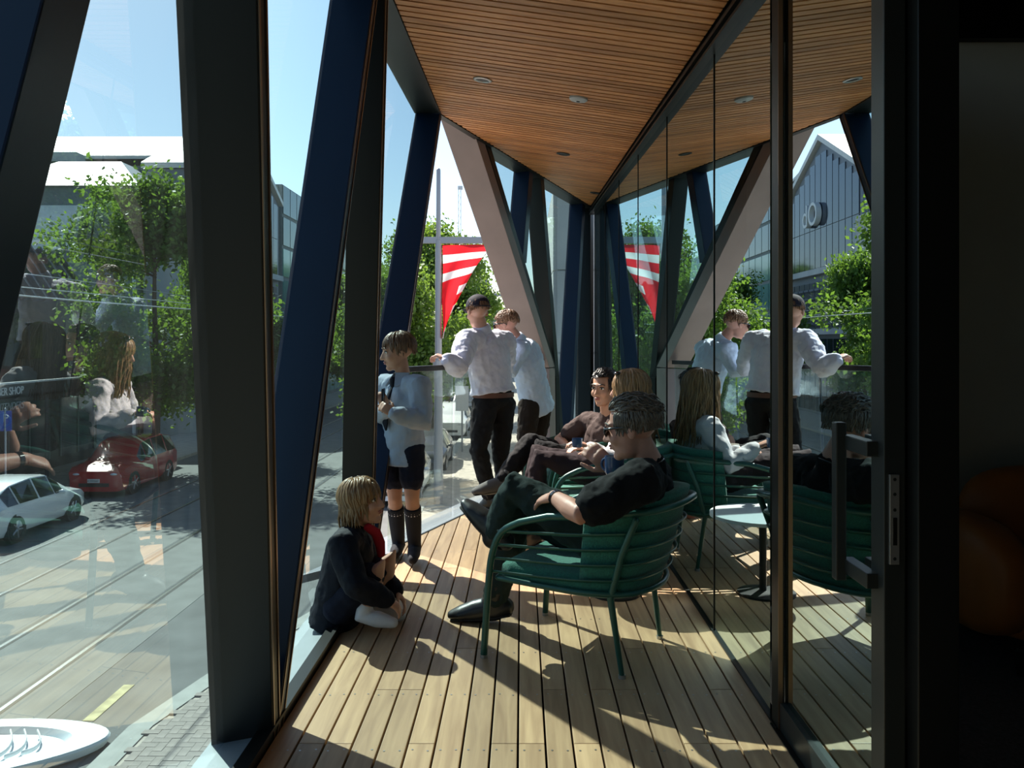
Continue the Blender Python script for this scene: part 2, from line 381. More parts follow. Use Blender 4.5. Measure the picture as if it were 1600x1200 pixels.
# balustrade
bal = thing('balustrade', 'frameless glass balustrade with a dark flat handrail across the open corner', 'balustrade', EP(-.3, 0, -.08))
bm = nb(); a, b = EP(-.80, 1.18, -.06), EP(.27, 1.16, -.06)
prism(bm, [a+EN*.035, b+EN*.035, b-EN*.035, a-EN*.035], (0, 0, .042)); obj('handrail', bm, mat('dark_handrail', (.035, .03, .035), .35), bal, bev=.004)
for x0, x1 in ((-.86, -.50), (-.49, -.12), (-.11, .27)):
    bm = nb(); prism(bm, [EP(x0, -.04, -.055), EP(x1, -.04, -.055), EP(x1, 1.18, -.055), EP(x0, 1.18, -.055)], -EN*.012); obj('glass_panel', bm, M_CLEAR, bal)
# --- glazed door wall (strong reflections: the room behind it is dark)
wr_ = nb()
def zr(y): return ZC(MX, y)
YD = 3.06
for x0, x1, dz0, dz1 in ((MX-.02, MX+.10, -.10, .12), (MX-.045, MX-.02, -.055, -.035), (MX-.045, MX-.02, -.10, -.085)):
    hexa(wr_, [(x0, Y0, zr(Y0)+dz0), (x1, Y0, zr(Y0)+dz0), (x1, 10.9, zr(10.9)+dz0), (x0, 10.9, zr(10.9)+dz0),
               (x0, Y0, zr(Y0)+dz1), (x1, Y0, zr(Y0)+dz1), (x1, 10.9, zr(10.9)+dz1), (x0, 10.9, zr(10.9)+dz1)])
box(wr_, (MX-.012, 3.0, -.05), (MX+.03, 10.7, .008))
wall_right = struct(obj('wall_right', wr_, M_BLACK), 'frameless reflective glass wall on the room side')
js = [3.11, 4.017, 5.326, 6.643, 7.954, 9.27, 10.66]
for a, b in zip(js[:-1], js[1:]):
    bm = nb(); bm.faces.new([bm.verts.new(p) for p in ((MX, a+.004, .005), (MX, b-.004, .005), (MX, b-.004, zr(b)-.09), (MX, a+.004, zr(a)-.09))])
    obj('glass_pane', bm, M_MIRROR, wall_right)
for y in js[1:-1]:
    bm = nb(); box(bm, (MX-.004, y-.004, 0), (MX+.012, y+.004, zr(y)-.09)); obj('glass_joint', bm, M_BLACK, wall_right)
# sliding door leaf
door = struct(obj('door_1', (lambda b_: (box(b_, (MX+.0, 2.135, .0), (MX+.055, 2.215, 2.74)), box(b_, (MX+.0, 2.215, .0), (MX+.055, 3.0, .10)), box(b_, (MX, 2.215, 2.66), (MX+.055, 3.0, 2.74)), b_)[-1])(nb()), M_DARK, bev=.003), 'sliding glass door leaf with a tall bar handle')
bm = nb(); box(bm, (MX-.006, 3.0, -.04), (MX+.018, 3.075, 2.82)); o = obj('stile', bm, M_BLACK, door, bev=.003)
bm = nb(); box(bm, (MX-.006, 2.994, 0), (MX+.010, 2.999, 2.8)); obj('trim_strip', bm, M_BRONZE, o)
bm = nb(); bm.faces.new([bm.verts.new(p) for p in ((MX+.02, 2.215, .1), (MX+.02, 3.0, .1), (MX+.02, 3.0, 2.66), (MX+.02, 2.215, 2.66))]); obj('glass_pane', bm, M_MIRROR, door)
hd = nb(); box(hd, (MX-.055, 2.315, .735), (MX-.025, 2.35, 1.175)); ho = obj('handle', hd, M_DARK, door, bev=.004)
for z in (.775, 1.12):
    bm = nb(); box(bm, (MX-.03, 2.17, z-.02), (MX+.004, 2.345, z+.02)); obj('handle_bracket', bm, M_DARK, ho, bev=.003)
lk = nb(); box(lk, (MX+.012, 2.127, .83), (MX+.036, 2.136, 1.06)); lo = obj('lock_plate', lk, M_STEEL, door, bev=.001)
bm = nb(); box(bm, (MX+.019, 2.124, .88), (MX+.029, 2.128, .95)); obj('lock_bolt', bm, M_BLACK, lo)
for z in (1.048, 1.01, .97, .845):
    bm = nb(); bmesh.ops.create_circle(bm, cap_ends=True, segments=10, radius=.0045, matrix=Matrix.Translation((MX+.024, 2.1262, z))@Matrix.Rotation(R(90), 4, 'X')); obj('screw', bm, M_DARK, lo)
bm = nb(); box(bm, (MX+.062, 2.08, 0), (MX+.165, 2.2, 2.9)); box(bm, (MX+.062, Y0, 2.75), (MX+.165, 2.08, 2.95))
struct(obj('door_2', bm, M_BLACK, bev=.003), 'black jamb and head of the door opening')
bm = nb(); box(bm, (MX-.02, Y0, -.06), (MX+.17, 3.05, .004)); to = struct(obj('trim_3', bm, M_BLACK), 'black door threshold with steel runners')
for k in range(3):
    bm = nb(); box(bm, (MX+.01+k*.02, Y0, .004), (MX+.016+k*.02, 3.0, .012)); obj('runner', bm, M_STEEL, to)
# --- the dim room behind the glass
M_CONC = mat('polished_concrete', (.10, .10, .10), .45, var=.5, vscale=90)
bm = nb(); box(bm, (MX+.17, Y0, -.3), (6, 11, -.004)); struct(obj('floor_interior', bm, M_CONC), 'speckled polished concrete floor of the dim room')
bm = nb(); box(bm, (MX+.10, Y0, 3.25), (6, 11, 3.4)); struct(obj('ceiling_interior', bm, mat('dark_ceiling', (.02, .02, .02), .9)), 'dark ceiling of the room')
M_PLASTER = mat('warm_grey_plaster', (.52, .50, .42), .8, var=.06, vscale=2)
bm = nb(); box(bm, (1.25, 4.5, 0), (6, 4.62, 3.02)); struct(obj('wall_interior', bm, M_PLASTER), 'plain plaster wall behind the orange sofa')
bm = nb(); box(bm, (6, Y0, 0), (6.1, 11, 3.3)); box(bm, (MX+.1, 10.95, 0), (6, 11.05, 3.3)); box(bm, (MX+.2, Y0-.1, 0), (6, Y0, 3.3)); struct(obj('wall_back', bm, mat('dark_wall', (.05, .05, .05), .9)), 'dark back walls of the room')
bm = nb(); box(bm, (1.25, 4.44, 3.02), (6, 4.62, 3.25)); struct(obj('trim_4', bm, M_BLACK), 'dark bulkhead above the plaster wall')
# wall that closes the balcony behind the camera
bm = nb(); box(bm, (-1.1, Y0-.1, -.1), (MX+.2, Y0, 3.8)); struct(obj('wall_near', bm, mat('charcoal_wall', (.06, .06, .06), .8)), 'charcoal wall closing the balcony')
# outer skin so that the building is solid below and above the balcony
bm = nb(); prism(bm, [(-1.05, Y0, -.3), (MX, Y0, -.3), (MX, 10.6, -.3), (-.95, 5.7, -.3)], (0, 0, -.5))
struct(obj('trim_5', bm, M_DARK), 'dark fascia below the balcony')
bm = nb(); prism(bm, [(-1.12, Y0, 3.75), (6, Y0, 3.75), (6, 11.2, 3.75), (MX+.1, 11.2, 3.75), (-.9, 6.5, 3.75)], (0, 0, .5))
struct(obj('roof', bm, M_DARK), 'dark roof slab of the building above the soffit')
# orange sofa in the room
M_LEATH = mat('orange_leather', (.46, .15, .03), .45, var=.15, vscale=5, bump=.1)
sofa = thing('sofa', 'rust orange leather armchair with rounded back in the dark room', 'sofa', (2.75, 3.85, 0))
def soft(name, c, r, m, par, sq=3.2, n=20):
    bm = nb(); bmesh.ops.create_uvsphere(bm, u_segments=28, v_segments=18, radius=1)
    for v in bm.verts:
        q = v.co; d = (abs(q.x)**sq+abs(q.y)**sq+abs(q.z)**sq)**(1/sq); v.co = Vector((q.x/d*r[0], q.y/d*r[1], q.z/d*r[2]))+Vector(c)
    return obj(name, bm, m, par, smooth='all')
soft('seat_cushion', (2.75, 3.72, .32), (.52, .36, .11), M_LEATH, sofa); soft('base', (2.75, 3.85, .17), (.72, .42, .09), M_LEATH, sofa)
soft('backrest', (2.55, 4.16, .54), (.36, .12, .24), M_LEATH, sofa, 2.6); soft('backrest', (3.1, 4.16, .52), (.3, .12, .24), M_LEATH, sofa, 2.6)
soft('armrest', (2.06, 3.85, .36), (.13, .40, .25), M_LEATH, sofa); soft('armrest', (3.44, 3.85, .36), (.13, .40, .25), M_LEATH, sofa)
for x in (2.1, 3.4):
    for y in (3.5, 4.2):
        bm = nb(); tube(bm, [(x, y, .005), (x, y, .1)], [.018, .022], 8); obj('foot', bm, M_BLACK, sofa)
# ------------------------------------------------------------------ lounge chairs, table, mugs
M_GREEN = mat('green_powder_coat', (.014, .085, .066), .35, .1)
M_CUSH = mat('green_woven_fabric', (.02, .14, .10), .9, var=.25, vscale=120, bump=.35, bscale=220, sheen=.2)
def smooth_path(pts, n=6):
    pts = [Vector(p) for p in pts]; out = []
    for i in range(len(pts)-1):
        p0 = pts[max(i-1, 0)]; p1 = pts[i]; p2 = pts[i+1]; p3 = pts[min(i+2, len(pts)-1)]
        for k in range(n):
            t = k/n
            out.append(.5*((2*p1)+(p2-p0)*t+(2*p0-5*p1+4*p2-p3)*t*t+(3*p1-p0-3*p2+p3)*t**3))
    out.append(pts[-1]); return out
def chair(loc, rz, label):
    root = thing('lounge_chair', label, 'chair', loc, rz, 'green tubular lounge chairs')
    def U(s, k):      # plan of the wrap-around shell, s in -1..1 from left arm front to right arm front, k shrinks
        P_ = smooth_path([(-.315, .27, 0), (-.33, .03, 0), (-.32, -.18, 0), (-.235, -.345, 0), (0, -.41, 0), (.235, -.345, 0), (.32, -.18, 0), (.33, .03, 0), (.315, .27, 0)], 6)
        i = (s+1)/2*(len(P_)-1); a = int(min(i, len(P_)-2)); p = P_[a].lerp(P_[a+1], i-a)
        return Vector((p.x*k, p.y*k, 0))
    def lean(p, z): f = max(0., -p.y)/.4; return Vector((p.x*(1+.05*(z-.4)), p.y-f*(z-.38)*.32, z))
    top = [Vector((-.32, .325, .01)), Vector((-.318, .305, .30)), Vector((-.318, .285, .46)), Vector((-.322, .235, .565)), Vector((-.33, .14, .62))]
    mid = [lean(U(s, 1), .63+.10*(1-abs(s))) for s in np.linspace(-.72, .72, 25)]
    rail = smooth_path(top, 4)+mid+smooth_path([Vector((-p.x, p.y, p.z)) for p in top[::-1]], 4)
    bm = nb(); tube(bm, rail, .0155, 10); obj('top_rail', bm, M_GREEN, root, world=False, smooth='all')
    for j, z in enumerate((.565, .505, .445, .385)):
        pts = [lean(U(s, .985), z+.07*(1-abs(s))*(.9-.15*j)) for s in np.linspace(-1, 1, 33)]
        pts[0].y = pts[-1].y = .292-.02*(3-j)*.6
        bm = nb(); tube(bm, pts, [(.0045, .011)]*33, 8, ref=(0, 0, .001) if False else None); 
        obj('slat', bm, M_GREEN, root, world=False, smooth='all')
    for s in (-1, 1):
        bm = nb(); tube(bm, [(s*.26, -.30, .01), (s*.275, -.255, .33), (s*.29, -.31, .52), (s*.30, -.375, .67)], [.011, .0155, .0155, .0145], 10); obj('rear_leg', bm, M_GREEN, root, world=False, smooth='all')
        for q in ((s*.32, .325), (s*.26, -.30)):
            bm = nb(); lathe(bm, [(.016, 0), (.016, .014)], (q[0], q[1], 0), 12); obj('foot_cap', bm, M_STEEL, root, world=False)
    ring = [U(s, .96) for s in np.linspace(-1, 1, 33)]
    rim = [Vector((p.x, p.y, .345+.02*(p.y+.35))) for p in ring]
    bm = nb(); tube(bm, rim, .013, 8); tube(bm, [(-.30, .265, .358), (0, .28, .358), (.30, .265, .358)], .013, 8); obj('seat_frame', bm, M_GREEN, root, world=False, smooth='all')
    # seat cushion: plan follows the frame
    bm = nb(); pl = [U(s, .93) for s in np.linspace(-1, 1, 29)]
    lay = []
    for z, k in ((.315, .90), (.33, .97), (.37, 1.0), (.40, .985), (.415, .93), (.42, .5)):
        lay.append([bm.verts.new((p.x*k, (p.y-.0)*k+.0, z+.03*(p.y+.3))) for p in pl])
    for a, b in zip(lay[:-1], lay[1:]):
        for i in range(len(pl)): bm.faces.new((a[i], a[(i+1) % len(pl)], b[(i+1) % len(pl)], b[i]))
    bm.faces.new(lay[0][::-1]); bm.faces.new(lay[-1]); obj('seat_cushion', bm, M_CUSH, root, world=False, smooth='all')
    # padded shell of the backrest
    bm = nb(); S = np.linspace(-.56, .56, 23); zs = np.linspace(.40, .70, 13); g = []
    for layer in (0, 1):
        rows = []
        for iz, z in enumerate(zs):
            bulge = .014*abs(math.sin((z-.40)/.075*math.pi))
            row = []
            for s in S:
                e = 1-(abs(s)/.56)**8*.5
                k = (.945+bulge*.5 if layer == 0 else .945-.14*e)
                row.append(bm.verts.new(lean(U(s, k), z+.07*(1-abs(s))*(z-.4)/.3)))
            rows.append(row)
        g.append(rows)
    for layer in (0, 1):
        for i in range(len(zs)-1):
            for k in range(len(S)-1): bm.faces.new((g[layer][i][k], g[layer][i][k+1], g[layer][i+1][k+1], g[layer][i+1][k]))
    for i in range(len(zs)-1):
        for k in (0, -1): bm.faces.new((g[0][i][k], g[0][i+1][k], g[1][i+1][k], g[1][i][k]))
    for k in range(len(S)-1):
        for i in (0, -1): bm.faces.new((g[0][i][k], g[0][i][k+1], g[1][i][k+1], g[1][i][k]))
    obj('back_cushion', bm, M_CUSH, root, world=False, smooth='all')
    return root
def face(v): return math.atan2(-v[0], v[1])     # +Y of a local frame turned to v
CH_F = chair((.267, 3.83, 0), face((-.89, .45)), 'green slatted lounge chair holding the man in the black t-shirt')
CH_W = chair((.50, 5.36, 0), face((-1, .05)), 'green slatted lounge chair under the long-haired woman')
CH_Y = chair((.40, 6.25, 0), face((-.92, -.25)), 'green slatted lounge chair under the young man in the brown t-shirt')
M_WHITE = mat('white_laminate', (.75, .77, .78), .35)
tb = thing('coffee_table', 'low round white coffee table between the lounge chairs', 'table', (.52, 4.62, 0))
bm = nb(); lathe(bm, [(.27, .425), (.29, .43), (.29, .448), (.27, .45)], n=40); obj('table_top', bm, M_WHITE, tb, world=False, smooth=True)
bm = nb(); lathe(bm, [(.02, .02), (.02, .425)], n=16); obj('stem', bm, M_DARK, tb, world=False, smooth=True)
bm = nb(); lathe(bm, [(.14, 0), (.14, .012), (.02, .022)], n=32); obj('base', bm, M_DARK, tb, world=False, smooth=True)
def mug(name, p, m, label, r=.042, h=.085, hdir=0., fill=None):
    t = thing(name, label, 'mug', p)
    bm = nb(); lathe(bm, [(r*.8, 0), (r*.97, h*.15), (r, h*.5), (r, h), (r*.9, h), (r*.88, h*.5), (r*.7, h*.12)], n=24); obj('body', bm, m, t, world=False, smooth=True)
    c, s = math.cos(hdir), math.sin(hdir); ps = [Vector((c*(r*.95+.03*math.sin(a)), s*(r*.95+.03*math.sin(a)), h*.5+h*.33*math.cos(a))) for a in np.linspace(0, math.pi, 9)]
    bm = nb(); tube(bm, ps, .006, 8); obj('handle', bm, m, t, world=False, smooth='all')
    if fill:
        bm = nb(); lathe(bm, [(r*.86, h*.86), (r*.86, h*.87)], n=20); obj('coffee', bm, fill, t, world=False)
    return t
M_PINKMUG = mat('coral_ceramic', (.55, .17, .11), .3, coat=.3); M_BLUEMUG = mat('blue_ceramic', (.02, .055, .14), .3, coat=.3); M_WHT = mat('white_ceramic', (.8, .8, .78), .3, coat=.3)
M_FOAM = mat('milk_foam', (.65, .5, .36), .7)
mug('pink_mug', (.52, 6.62, 0), M_PINKMUG, 'coral pink mug standing on the deck by the glass wall', .048, .09, 2.6)
# ------------------------------------------------------------------ people
M_SK1 = mat('skin_fair', (.56, .31, .22), .5, var=.06, vscale=30, sub=.15); M_SK2 = mat('skin_tan', (.50, .27, .17), .5, var=.06, vscale=30, sub=.15); M_SK3 = mat('skin_ruddy', (.52, .26, .19), .5, var=.08, vscale=30, sub=.15)
M_LIP = mat('lips', (.42, .15, .12), .45); M_EYEW = mat('eye_white', (.7, .68, .64), .3); M_IRIS = mat('iris_dark', (.02, .014, .01), .2)
M_HAIRB = mat('hair_brown', (.13, .07, .035), .45, var=.5, vscale=60, stretch=(1, 1, .2)); M_HAIRBL = mat('hair_blonde_brown', (.24, .14, .06), .42, var=.4, vscale=60, stretch=(1, 1, .2))
M_HAIRK = mat('hair_black', (.012, .009, .008), .38); M_HAIRG = mat('hair_dark_grey', (.085, .07, .055), .42, var=.5, vscale=60); M_HAIRL = mat('hair_light_brown', (.20, .10, .05), .42, var=.4, vscale=60)
def cloth(name, col, rough=.85, bump=.25, bs=28, **k): return mat(name, col, rough, bump=bump, bscale=bs, var=.08, vscale=8, spec=.2, **k)
M_SHB = cloth('shirt_pale_blue', (.36, .42, .50)); M_SHM1 = cloth('shirt_white_blue', (.68, .70, .82)); M_SHM2 = cloth('shirt_light_blue', (.54, .64, .80))
M_TRK = cloth('trousers_black', (.012, .012, .014)); M_TRB = cloth('trousers_dark_brown', (.025, .017, .013)); M_TRG = cloth('trousers_green_black', (.018, .032, .03)); M_TRP = cloth('trousers_plum_black', (.032, .02, .024))
M_TEEK = cloth('tshirt_black', (.004, .0045, .006)); M_TEEB = cloth('tshirt_brown', (.075, .05, .045)); M_TOPW = cloth('top_light_grey', (.55, .55, .57))
M_NAVY = cloth('jacket_navy', (.004, .006, .013), .7); M_SHORT = cloth('shorts_navy', (.010, .013, .026)); M_RED = cloth('collar_red', (.35, .015, .03)); M_SOCKK = cloth('sock_black', (.016, .018, .024)); M_SOCKW = cloth('sock_white', (.68, .69, .72))
M_SHOE = mat('black_leather', (.016, .016, .017), .38, bump=.08, bscale=30); M_SHOEG = mat('grey_suede', (.10, .10, .10), .8); M_BELT = mat('brown_belt', (.12, .045, .025), .5); M_LENS = mat('sunglass_black', (.006, .006, .008), .12, spec=.8); M_CAP = cloth('cap_navy', (.018, .017, .03), .8)
def bake(name, bm, m, parent, voxel=.0085, it=5, disp=0., dsize=.12, dec=.45):
    """fuse overlapping limbs into one continuous skin"""
    bmesh.ops.recalc_face_normals(bm, faces=bm.faces[:])
    me = bpy.data.meshes.new(name); bm.to_mesh(me); bm.free()
    t = bpy.data.objects.new('tmp', me); COL.objects.link(t)
    md = t.modifiers.new('r', 'REMESH'); md.mode = 'VOXEL'; md.voxel_size = voxel
    if it: md = t.modifiers.new('s', 'SMOOTH'); md.factor = .5; md.iterations = it
    if disp:
        tx = bpy.data.textures.new(name, 'CLOUDS'); tx.noise_scale = dsize; tx.noise_depth = 2
        md = t.modifiers.new('d', 'DISPLACE'); md.texture = tx; md.strength = disp; md.mid_level = .5; md.texture_coords = 'LOCAL'
    if dec < 1: md = t.modifiers.new('k', 'DECIMATE'); md.ratio = dec
    dg = bpy.context.evaluated_depsgraph_get(); m2 = bpy.data.meshes.new_from_object(t.evaluated_get(dg))
    bpy.data.objects.remove(t); bpy.data.meshes.remove(me); m2.name = name; m2.materials.clear()
    return obj(name, m2, m, parent, smooth='all')
def hand(bm, w, d, nrm, s, side, curl=.5, spread=.12):
    """palm, four fingers and a thumb; w wrist, d finger direction, nrm palm normal, side +1 left / -1 right"""
    d = Vector(d).normalized(); nrm = Vector(nrm); nrm = (nrm-d*d.dot(nrm)).normalized(); th = nrm.cross(d)*side   # towards the thumb
    w = Vector(w)
    tube(bm, [w, w+d*.045*s, w+d*.088*s], [(.027*s, .019*s), (.039*s, .0165*s), (.040*s, .0135*s)], 12, ref=th)
    for k, (off, ln) in enumerate(((.030, .074), (.0105, .084), (-.0095, .078), (-.028, .060))):
        p = w+d*.088*s+th*off*s; dd = (d+th*(off*spread/.03)).normalized(); pts = [p-dd*.015*s]; a = 0
        for seg, fr in enumerate((.45, .32, .26)):
            a += curl*(.75 if seg == 0 else 1.)
            q = dd*math.cos(a)+nrm*math.sin(a); pts.append(pts[-1]+q*(ln*fr+(.015 if seg == 0 else 0))*s)
        tube(bm, pts, [.0092*s, .009*s, .0083*s, .0072*s], 8)
    p = w+d*.028*s+th*.024*s; q = (d*.62+th*.75+nrm*.35).normalized(); q2 = (d*.85+th*.25+nrm*.5).normalized()
    tube(bm, [p, p+q*.042*s, p+q*.042*s+q2*.030*s, p+q*.042*s+q2*.055*s], [.015*s, .0115*s, .0102*s, .0085*s], 8)
def shoe(bm, an, toe, s, h=.10, r=.042):
    an, toe = Vector(an), Vector(toe); d = (toe-an); d.z = d.z; L = d.length; d.normalize()
    up = Vector((0, 0, 1)); up = (up-d*up.dot(d)).normalized(); sd = d.cross(up)
    heel = an-d*.055*s
    tube(bm, [heel, an-d*.01*s, an+d*L*.45, an+d*L*.8, toe], [(.040*s, .040*s), (.046*s, .056*s), (.050*s, .050*s), (.049*s, .034*s), (.034*s, .021*s)], 14, ref=sd)
    return d, up
def head(bm, c, f, u, s, jaw=1.):
    f = Vector(f).normalized(); u = Vector(u); u = (u-f*f.dot(u)).normalized(); r = f.cross(u); fr = (r, f, u)
    P_ = lambda x, y, z: Vector(c)+r*x*s+f*y*s+u*z*s
    E_ = lambda x, y, z, a, b, g: ell(bm, P_(x, y, z), (a*s, b*s, g*s), fr)
    E_(0, -.012, .032, .076, .095, .083); E_(0, .028, -.022, .061, .066, .082); E_(0, .03, -.075, .049*jaw, .052, .04); E_(0, .066, -.098, .025*jaw, .022, .02)
    E_(0, .074, .022, .048, .02, .014)
    for q in (-1, 1): E_(q*.034, .062, -.03, .026, .026, .028); E_(q*.0775, -.008, -.008, .009, .02, .032); E_(q*.012, .098, -.036, .009, .01, .008)
    tube(bm, [P_(0, .085, .016), P_(0, .098, -.012), P_(0, .109, -.033)], [.0085*s, .0105*s, .0125*s], 10)
    E_(0, .082, -.062, .026, .013, .013)
    return P_, fr
def face_parts(root, P_, fr, s, sk, hairm, glasses=False, brows=True):
    for q in (-1, 1):
        if not glasses:
            bm = nb(); ell(bm, P_(q*.031, .0795, .003), (.0135*s, .008*s, .0075*s), fr, 12, 8); e = obj('eye', bm, M_EYEW, root, smooth='all')
            bm = nb(); ell(bm, P_(q*.031, .0862, .003), (.0062*s, .0035*s, .0062*s), fr, 10, 8); obj('iris', bm, M_IRIS, e, smooth='all')
            bm = nb(); tube(bm, [P_(q*.016, .0875, .0095), P_(q*.031, .0885, .013), P_(q*.047, .079, .008)], [.0022*s, .003*s, .002*s], 6); obj('eyelid', bm, M_IRIS, e, smooth='all')
        if brows:
            bm = nb(); tube(bm, [P_(q*.014, .092, .025), P_(q*.032, .091, .031), P_(q*.052, .077, .025)], [.0035*s, .0042*s, .002*s], 6); obj('eyebrow', bm, hairm, root, smooth='all')
    bm = nb(); ell(bm, P_(0, .0925, -.0575), (.021*s, .0075*s, .0045*s), fr, 12, 8); ell(bm, P_(0, .0905, -.0665), (.018*s, .008*s, .0055*s), fr, 12, 8); obj('lips', bm, M_LIP, root, smooth='all')
    if glasses:
        bm = nb()
        for q in (-1, 1): ell(bm, P_(q*.033, .096, .0), (.029*s, .006*s, .021*s), fr, 16, 8)
        g = obj('sunglasses', bm, M_LENS, root, smooth='all')
        bm = nb(); tube(bm, [P_(-.012, .1, .008), P_(.012, .1, .008)], .004*s, 6)
        for q in (-1, 1): tube(bm, [P_(q*.058, .092, .01), P_(q*.078, .06, .012), P_(q*.083, -.01, .008), P_(q*.08, -.03, -.006)], [.006*s, .005*s, .004*s, .004*s], 6)
        obj('glasses_frame', bm, M_LENS, g, smooth='all')
def hair(root, P_, fr, s, m, style='short', seed=1, n=330):
    """skull cap plus a few hundred tapering locks"""
    rnd = random.Random(seed); bm = nb(); r, f, u = fr
    c0 = Vector((0, -.014, .034)); rad = Vector((.083, .102, .089))
    base = nb(); bmesh.ops.create_uvsphere(base, u_segments=28, v_segments=20, radius=1)
    low = {'short': -.25, 'bob': -.75, 'long': -.8, 'tousled': -.6, 'crop': -.2}[style]
    kill = []
    for v in base.verts:
        q = v.co.copy(); face_side = q.y > .35
        hl = .42 if face_side else (low if q.y < -.1 else low+(.3+low*-.1)*max(0, q.y+.1)/.45)
        if style in ('bob', 'long') and abs(q.x) > .55 and q.y < .5: hl = low
        if style == 'tousled' and q.y > -.25: hl = max(hl, .42 if face_side else -.12+max(0, q.y)*.6)
        if q.z < hl: kill.append(v)
        k = 1+.04*noise.noise(q*3.1+Vector((seed, 0, 0)))
        v.co = P_(c0.x+q.x*rad.x*k, c0.y+q.y*rad.y*k, c0.z+q.z*rad.z*k)
    bmesh.ops.delete(base, geom=kill, context='VERTS')
    tmp = bpy.data.meshes.new('t'); base.to_mesh(tmp); base.free(); bm.from_mesh(tmp); bpy.data.meshes.remove(tmp)
    for i in range(n):
        a = rnd.uniform(0, 2*math.pi); zz = rnd.uniform(.05, 1.) if style not in ('crop', 'tousled') else rnd.uniform(-.1, 1)
        if style in ('bob', 'long'): zz = rnd.uniform(.0, .98)
        q = Vector((math.sqrt(1-zz*zz)*math.cos(a), math.sqrt(1-zz*zz)*math.sin(a), zz))
        if q.y > .62 and zz < .5: continue
        pts = []; out = Vector((q.x, q.y, 0)); 
        if out.length < .05: out = Vector((rnd.uniform(-1, 1), rnd.uniform(-1, .5), 0))
        out.normalize()
        ln = {'short': .075, 'bob': .16, 'long': .40, 'tousled': .075, 'crop': .035}[style]*rnd.uniform(.7, 1.15)
        if q.y > .3 and style in ('bob', 'long'): out = Vector((math.copysign(1, q.x+rnd.uniform(-.2, .2)), .15, 0)).normalized(); ln *= .7 if style == 'bob' else 1
        if q.y > .3 and style == 'short': ln *= .8
        p = Vector((q.x*rad.x, q.y*rad.y, q.z*rad.z)); st = {'long': 15, 'bob': 10}.get(style, 7)
        if style == 'tousled' and zz < .42: ln = .05
        step = ln/st
        lift = {'tousled': .035, 'short': .012, 'crop': .02}.get(style, .006)
        for k in range(st+1):
            pts.append(P_(*(c0+p)))
            e = Vector((p.x/rad.x, p.y/rad.y, p.z/rad.z)); el_ = e.length
            nrm_ = Vector((e.x/rad.x, e.y/rad.y, e.z/rad.z)).normalized()
            want = Vector((0, 0, -1))*(1.0 if e.z < .35 or style in ('long', 'bob') else .35)+out*((.9 if e.z > .2 else .1) if style not in ('long', 'bob') else (.7 if e.z > .6 else .04))+Vector((rnd.uniform(-.3, .3), rnd.uniform(-.3, .3), rnd.uniform(-.1, .35 if style == 'tousled' else .1)))
            if style == 'tousled' and zz >= .42: want = Vector((q.x*.4+rnd.uniform(-.55, .55), -.75+rnd.uniform(-.4, .5), .1+rnd.uniform(-.3, .3))); want = want-nrm_*want.dot(nrm_)+nrm_*rnd.uniform(-.12, .26)*(1 if k < 4 else -.5)
            elif e.z > -.35: want = want-nrm_*want.dot(nrm_)
            p = p+want.normalized()*step
            e = Vector((p.x/rad.x, p.y/rad.y, p.z/rad.z)); tgt = 1.02+lift*k/st*8*(.4 if style not in ('tousled',) else 1)*rnd.uniform(.3, 1.2)*.35
            if e.z > -.5 and e.length < tgt: p = p*(tgt/e.length)
            if e.z <= -.5 and style in ('bob', 'long'):
                hr = math.hypot(p.x/.085, p.y/.105)
                if hr < .9: p.x *= .95/max(hr, .2); p.y = min(p.y*.95/max(hr, .2), .02)
        w = rnd.uniform(.0045, .008)*(1.2 if style in ('long', 'bob') else .62 if style == 'tousled' else 1)
        tube(bm, pts, [w*s*float(np.interp(k/st, (0, .15, .5, .8, 1), (.7, 1, .95, .65, .2))) for k in range(st+1)], 5, cap=False)
    return obj('hair', bm, m, root, smooth='all')
